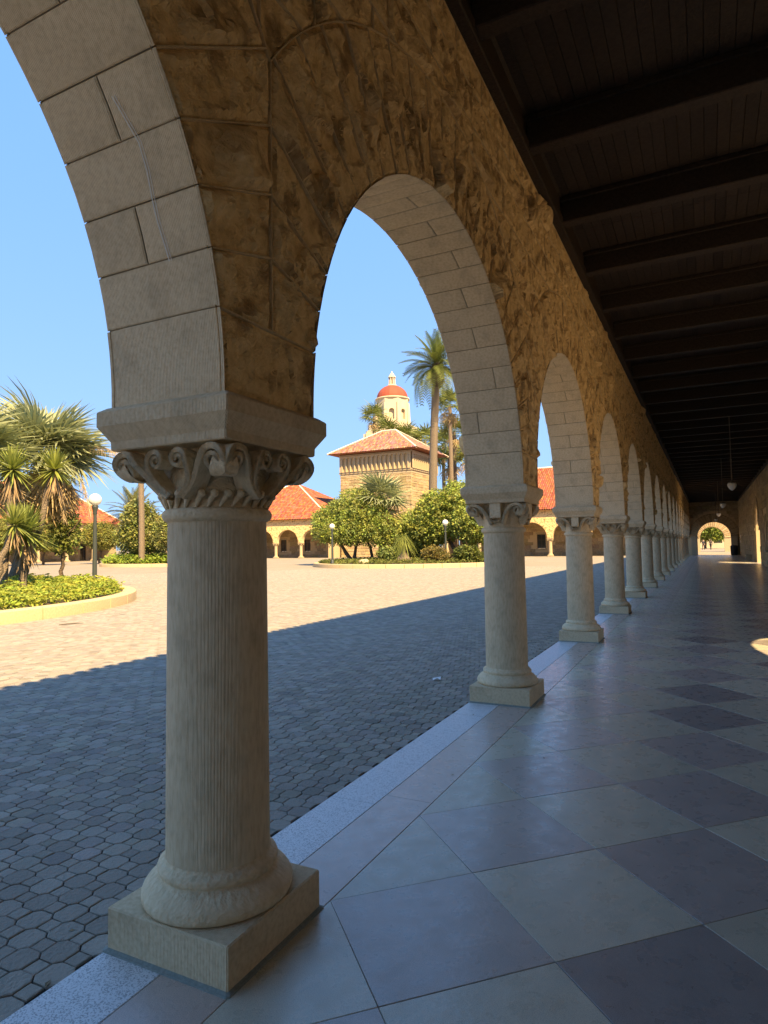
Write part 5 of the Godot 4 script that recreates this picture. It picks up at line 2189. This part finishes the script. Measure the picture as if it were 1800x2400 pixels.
	rk.sphere(Vector3.ZERO, 0.42, 10, 7, 0.62)
	for i in rk.v.size():
		rk.v[i] += rk.n[i] * 0.09 * n_low.get_noise_3dv(rk.v[i] * 0.6)
	tag(part(self, "boulder", mesh_of([[rk, M.dressed]]), Vector3(-20.9, 0.34, -39.9)), "pale boulder near the kerb of the middle planter", "rock")
	# left planter
	fan_palm("fan_palm", "bushy grey-green fan palm with hanging dead leaves in the left planter", Vector3(-22.6, 0.25, -14.0), Vector3(-21.8, 5.4, -14.6), [0.28, 0.2], 66, 1.75, 73, Color(0.33, 0.36, 0.20), 34, "", 20)
	fan_palm("fan_palm", "second grey-green fan palm at the left edge of the left planter", Vector3(-20.6, 0.25, -10.9), Vector3(-20.6, 4.7, -11.0), [0.26, 0.18], 52, 1.55, 74, Color(0.31, 0.34, 0.17), 20, "", 20)
	yucca("tall yucca at the left edge with spiky green head and pale leaning trunk", Vector3(-17.76, 0.3, -10.44), Vector3(-18.2, 4.25, -11.0), 150, 0.95, 91, Color(0.25, 0.29, 0.07), 90)
	yucca("tall yucca whose spiky head leans right over the left planter", Vector3(-18.1, 0.3, -11.2), Vector3(-17.5, 4.3, -12.0), 150, 0.9, 92, Color(0.27, 0.30, 0.065), 90)
	yucca("low yucca with a large spiky head near the kerb of the left planter", Vector3(-17.6, 0.3, -11.0), Vector3(-17.5, 2.2, -11.0), 210, 1.05, 93, Color(0.25, 0.30, 0.08), 120)
	yucca("leaning bare-stemmed yucca at the left edge of the left planter", Vector3(-17.2, 0.3, -9.6), Vector3(-17.0, 2.4, -10.3), 110, 0.8, 94, Color(0.25, 0.28, 0.07), 40)
	# flower stalks of the fan palm, dried and drooping
	var fl := thing("flower_stalk", "dried drooping flower stalks hanging from the fan palm, against the sky", "plant", Vector3(-21.8, 5.4, -14.6))
	for q in [[Vector3(1.2, 0.5, -0.2), Vector3(2.9, 0.75, -1.6), Vector3(3.4, -0.9, -1.9)], [Vector3(0.9, 0.1, -0.3), Vector3(1.7, -0.4, -0.6), Vector3(1.9, -2.3, -0.7)], [Vector3(0.6, 0.1, 0.2), Vector3(1.2, -0.5, 0.0), Vector3(1.35, -2.6, 0.0)]]:
		var mb := MB.new()
		var pts := []
		for i in 13:
			var t := i / 12.0
			pts.append(Vector3.ZERO.lerp(q[0], t).lerp(q[0].lerp(q[1], t), t).lerp(q[0].lerp(q[1], t).lerp(q[1].lerp(q[2], t), t), t))
		var rad := []
		for i in 13:
			rad.append(0.016 - 0.001 * i)
		mb.col = Color(0.38, 0.30, 0.18)
		mb.tube(pts, rad, 4)
		for k in 200:
			var t := r.randf_range(0.45, 1.0)
			var i := mini(int(t * 12), 11)
			var at: Vector3 = pts[i].lerp(pts[i + 1], t * 12 - i)
			var v := r.randf_range(0.7, 1.3)
			mb.col = Color(0.50 * v, 0.38 * v, 0.22 * v)
			var d := Vector3(r.randfn() * 0.5, -0.9, r.randfn() * 0.5).normalized()
			leaf_blade(mb, at, d, d.cross(Vector3.RIGHT).normalized(), r.randf_range(0.12, 0.4), 0.014, 0.2)
		part(fl, "stalk", mesh_of([[mb, M.dry]]))
	var sap := broad_tree("thin young tree with a small crown in the left planter", Vector3(-21.5, 0.25, -15.2), [[Vector3.ZERO, Vector3(0.35, 1.5, 0), 0.6]], [[Vector3(0.4, 2.0, 0), Vector3(0.5, 0.8, 0.5)]], 260, 65, Color(0.22, 0.26, 0.08), 0.7, "trees of the court")
	# planter behind the column and trees along the west building
	broad_tree("grey-green bushy tree behind the left lamp post", Vector3(-47.6, 0.2, -43.2), [[Vector3.ZERO, Vector3(0.2, 2.2, 0), 1.1]], [[Vector3(0, 3.6, 0), Vector3(1.7, 2.6, 1.7)], [Vector3(1.3, 2.6, 0), Vector3(1.7, 1.7, 1.5)], [Vector3(-1.2, 2.5, 0), Vector3(1.4, 1.5, 1.4)]], 2400, 66, Color(0.25, 0.28, 0.10), 1.1, "trees of the court")
	broad_tree("grey-green bushy tree just left of the foreground column", Vector3(-43.2, 0.2, -43.4), [[Vector3.ZERO, Vector3(0.2, 2.0, 0), 1.0]], [[Vector3(0, 2.9, 0), Vector3(2.1, 2.0, 1.9)], [Vector3(1.4, 3.3, 0), Vector3(1.4, 1.5, 1.4)]], 2000, 67, Color(0.25, 0.27, 0.10), 1.1, "trees of the court")
	for q in [[Vector3(-66.5, 0, -46.5), "round yellow-green tree in front of the left building, nearest the lamp post", 1.0, 68], [Vector3(-70.0, 0, -44.0), "round tree in front of the left building behind the yuccas", 1.15, 69], [Vector3(-62.0, 0, -50.5), "small tree before the left building beside the bushy planter", 0.9, 70]]:
		broad_tree(q[1], q[0], [[Vector3.ZERO, Vector3(0.1, 2.0, 0), 1.0]], [[Vector3(0, 3.3, 0), Vector3(2.3, 1.7, 2.2) * q[2]], [Vector3(1.5, 2.9, 0.5), Vector3(1.6, 1.3, 1.6) * q[2]]], 1500, q[3], Color(0.24, 0.25, 0.07), 1.2, "trees of the court")
	# beyond the end arch
	broad_tree("bright green tree seen through the far arch", Vector3(1.6, 0, -138), [[Vector3.ZERO, Vector3(0.3, 3.0, 0), 1.6]], [[Vector3(0.3, 5.2, 0), Vector3(4.2, 3.6, 3.2)], [Vector3(-2.2, 3.6, 0.5), Vector3(2.6, 2.2, 2.2)], [Vector3(2.4, 3.4, 0.5), Vector3(2.2, 1.9, 2.2)]], 3400, 60, Color(0.25, 0.32, 0.07), 1.5, "trees of the court")


func palms() -> void:
	date_palm("tall date palm with a thick trunk rising beside the square tower", Vector3(-21.3, 0.1, -54.4), 18.4, 0.36, 3.9, 62, 41, Color(0.15, 0.18, 0.045), Vector3(0.9, 0, 0.3))
	date_palm("smaller date palm with arching fronds behind the left planter", Vector3(-60.2, 0, -53.9), 5.6, 0.4, 4.4, 60, 42, Color(0.19, 0.19, 0.06))
	date_palm("pale trunked palm rising behind the foreground capital", Vector3(-45.3, 0.2, -41.4), 13.5, 0.24, 3.2, 54, 43, Color(0.17, 0.18, 0.05), Vector3(-0.4, 0, 0))
	var tall := [[Vector3(-57.3, 27.6, -112.2), 2.3, "fan palm left of the domed tower, behind the square tower's roof"], [Vector3(-52.7, 23.6, -109.0), 2.2, "fan palm in front of the domed tower's left side"], [Vector3(-49.6, 22.6, -110.7), 2.3, "fan palm in front of the domed tower's right side"],
		[Vector3(-31.3, 22.0, -86.4), 2.0, "tallest slim fan palm to the right of the thick date palm"], [Vector3(-32.6, 19.0, -91.5), 2.1, "second slim fan palm beside the arch stone"], [Vector3(-44.4, 20.9, -107.9), 2.5, "fan palm crown just left of the thick date palm trunk"],
		[Vector3(-37.8, 18.6, -100.1), 2.4, "fan palm just right of the thick date palm trunk, upper of two"], [Vector3(-35.2, 15.4, -96.0), 2.5, "fan palm just right of the thick date palm trunk, lower of two"], [Vector3(-30.0, 14.6, -90.0), 1.7, "small fan palm close beside the second arch"]]
	for k in tall.size():
		var q: Array = tall[k]
		var top: Vector3 = q[0]
		fan_palm("slim_fan_palm", q[2], Vector3(top.x, 0, top.z), top, [0.42, 0.27], 34, q[1], 200 + k * 7, Color(0.22, 0.25, 0.075), 7, "slim fan palms behind the buildings", 11, false)


# ---------------------------------------------------------------- lamps and small things
func lamp_post(label: String, at: Vector3, h: float, r: float) -> void:
	var t := thing("lamp_post", label, "lamp post", at, "globe lamp posts of the court")
	var b := MB.new()
	b.lathe([[0.0, -0.1], [0.16, -0.1], [0.16, 0.06], [0.12, 0.1], [0.115, 0.22], [0.08, 0.28]], 16)
	part(t, "base", mesh_of([[b, M.post]]))
	var p := MB.new()
	p.lathe([[0.085, 0.27], [0.082, 0.9], [0.062, h - r - 0.32]], 14)
	part(t, "post", mesh_of([[p, M.post]]))
	var c := MB.new()
	c.lathe([[0.062, h - r - 0.33], [0.085, h - r - 0.3], [0.07, h - r - 0.24], [0.11, h - r - 0.08], [0.125, h - r - 0.02], [0.09, h - r + 0.03], [0.0, h - r + 0.03]], 14)
	part(t, "collar", mesh_of([[c, M.post]]))
	var g := MB.new()
	g.sphere(Vector3(0, h, 0), r, 20, 14)
	part(t, "globe", mesh_of([[g, M.opal]]))


func furniture() -> void:
	lamp_post("black lamp post with white globe in the left planter", Vector3(-18.9, 0.32, -14.75), 3.2, 0.235)
	lamp_post("black lamp post with white globe at the left of the middle planter", Vector3(-23.45, 0.3, -39.6), 2.82, 0.2)
	lamp_post("black lamp post with white globe at the right of the middle planter", Vector3(-15.6, 0.3, -43.0), 2.95, 0.22)
	# pendants
	for k in 4:
		var t := thing("pendant_lamp", "acorn-shaped glass pendant hanging from the dark ceiling, %s of the four" % ["nearest", "second", "third", "farthest"][k], "pendant lamp", Vector3(2.72, 3.4, -22.04 - 13.22 * k), "pendants along the walkway")
		var sc := 0.7
		var rod := MB.new()
		rod.lathe([[0.0, 0.14], [0.013, 0.14], [0.013, 2.62], [0.07, 2.63], [0.07, 2.645]], 8)
		rod.sphere(Vector3(0, 0.86, 0), 0.03, 8, 6)
		part(t, "rod", mesh_of([[rod, M.bronze]]))
		var cap := MB.new()
		cap.lathe([[0.02, 0.24], [0.05, 0.2], [0.14, 0.165], [0.16, 0.14], [0.155, 0.12]], 18)
		part(t, "holder", mesh_of([[cap, M.bronze]])).scale = Vector3.ONE * sc
		var g := MB.new()
		var pr := [[0.145, 0.135], [0.175, 0.10], [0.19, 0.05], [0.186, 0.0], [0.165, -0.06], [0.13, -0.12], [0.085, -0.175], [0.04, -0.215], [0.0, -0.235]]
		var p := PackedVector3Array()
		var uv := PackedVector2Array()
		for q in pr:
			for i in 49:
				var a := TAU * i / 48
				var rr: float = q[0] * (1.0 + 0.035 * (1.0 if i % 4 < 2 else -1.0))
				p.append(Vector3(rr * cos(a), q[1], -rr * sin(a)))
				uv.append(Vector2.ZERO)
		g.grid(p, 48, pr.size() - 1, uv, false, true)
		part(t, "glass", mesh_of([[g, M.opal_aged]])).scale = Vector3.ONE * sc
	# bin
	var bin := thing("litter_bin", "black litter bin at the right foot of the end arch", "bin", Vector3(4.42, 0, -73.9))
	var b := MB.new()
	b.lathe([[0.0, 0.02], [0.29, 0.02], [0.31, 0.1], [0.33, 0.92]], 20)
	for k in 24:
		var a := TAU * k / 24
		b.tube([Vector3(cos(a) * 0.315, 0.06, sin(a) * 0.315), Vector3(cos(a) * 0.335, 0.9, sin(a) * 0.335)], [0.012, 0.012], 4)
	part(bin, "body", mesh_of([[b, M.iron]]))
	var l := MB.new()
	l.lathe([[0.35, 0.90], [0.36, 0.95], [0.30, 1.02], [0.17, 1.05], [0.16, 1.0]], 20)
	part(bin, "lid", mesh_of([[l, M.iron]]))
	person("person in dark clothes walking beyond the far arch, left of the two", Vector3(1.35, -0.03, -124.0), 0.3, Color(0.05, 0.05, 0.06), Color(0.03, 0.03, 0.04), Color(0.03, 0.02, 0.015), 0.6)
	person("person in dark clothes walking beyond the far arch, right of the two", Vector3(2.5, -0.03, -122.0), 2.9, Color(0.06, 0.05, 0.05), Color(0.025, 0.025, 0.035), Color(0.04, 0.03, 0.02), 0.8)
	# litter
	var lr := RandomNumberGenerator.new()
	lr.seed = 404
	var bit := MB.new()
	bit.tri(Vector3(-0.02, 0.002, 0), Vector3(0.0, 0.007, 0.009), Vector3(0.024, 0.003, 0))
	bit.tri(Vector3(-0.02, 0.002, 0), Vector3(0.024, 0.003, 0), Vector3(0.002, 0.005, -0.01))
	var lw := []
	var lc := []
	for k in 150:
		var lp := Vector3(-0.35 - 7.0 * pow(lr.randf(), 1.6), -0.018, lr.randf_range(-16.0, 1.2))
		if k % 6 == 0:
			lp = Vector3(lr.randf_range(-0.25, 3.4), 0.0, lr.randf_range(-14.0, 0.6))
		lw.append(Transform3D(Basis(Vector3.UP, lr.randf() * TAU).scaled(Vector3.ONE * lr.randf_range(0.35, 1.0)), lp))
		var lv := lr.randf_range(0.5, 1.2)
		lc.append(Color(0.36, 0.27, 0.15) * lv if lr.randf() < 0.75 else Color(0.7, 0.66, 0.58))
	var lo := scatter(self, "leaf_litter", mesh_of([[bit, M.dry]]), lw, lc)
	lo.set_meta("kind", "stuff")
	lo.set_meta("label", "dry leaf bits scattered on the paving and walkway")
	lo.set_meta("category", "leaf litter")
	var pp := MB.new()
	pp.xf = Transform3D(Basis(Vector3.UP, 0.5), Vector3.ZERO)
	pp.quad(Vector3(-0.05, 0, 0.03), Vector3(0.04, 0.004, 0.035), Vector3(0.055, 0.03, -0.03), Vector3(-0.045, 0.012, -0.035))
	pp.tri(Vector3(-0.05, 0, 0.03), Vector3(0.0, 0.03, 0.05), Vector3(0.04, 0.004, 0.035))
	tag(part(self, "paper_scrap", mesh_of([[pp, M.paper]]), Vector3(-1.05, -0.012, -5.05)), "small white scrap of paper on the paving left of the second column", "litter")
	var k := 0
	for q in [[Vector3(-10.6, 0, -7.4), 0.5, 0.3, "thin brown twig on the sunny paving, left of the two near the kerb"], [Vector3(-11.9, 0, -11.9), 0.4, -0.2, "thin brown twig on the sunny paving right of the left planter"]]:
		var w := MB.new()
		w.tube([Vector3(-q[1] * 0.5, 0.012, 0), Vector3(-0.1, 0.02, 0.03), Vector3(0.1, 0.014, -0.02), Vector3(q[1] * 0.5, 0.01, 0.02)], [0.008, 0.012, 0.01, 0.005], 5)
		tag(part(self, "twig", mesh_of([[w, M.bark]]), q[0] + Vector3(0, -0.014, 0), q[2] + 0.9), q[3], "twig", "twigs on the paving")
		k += 1
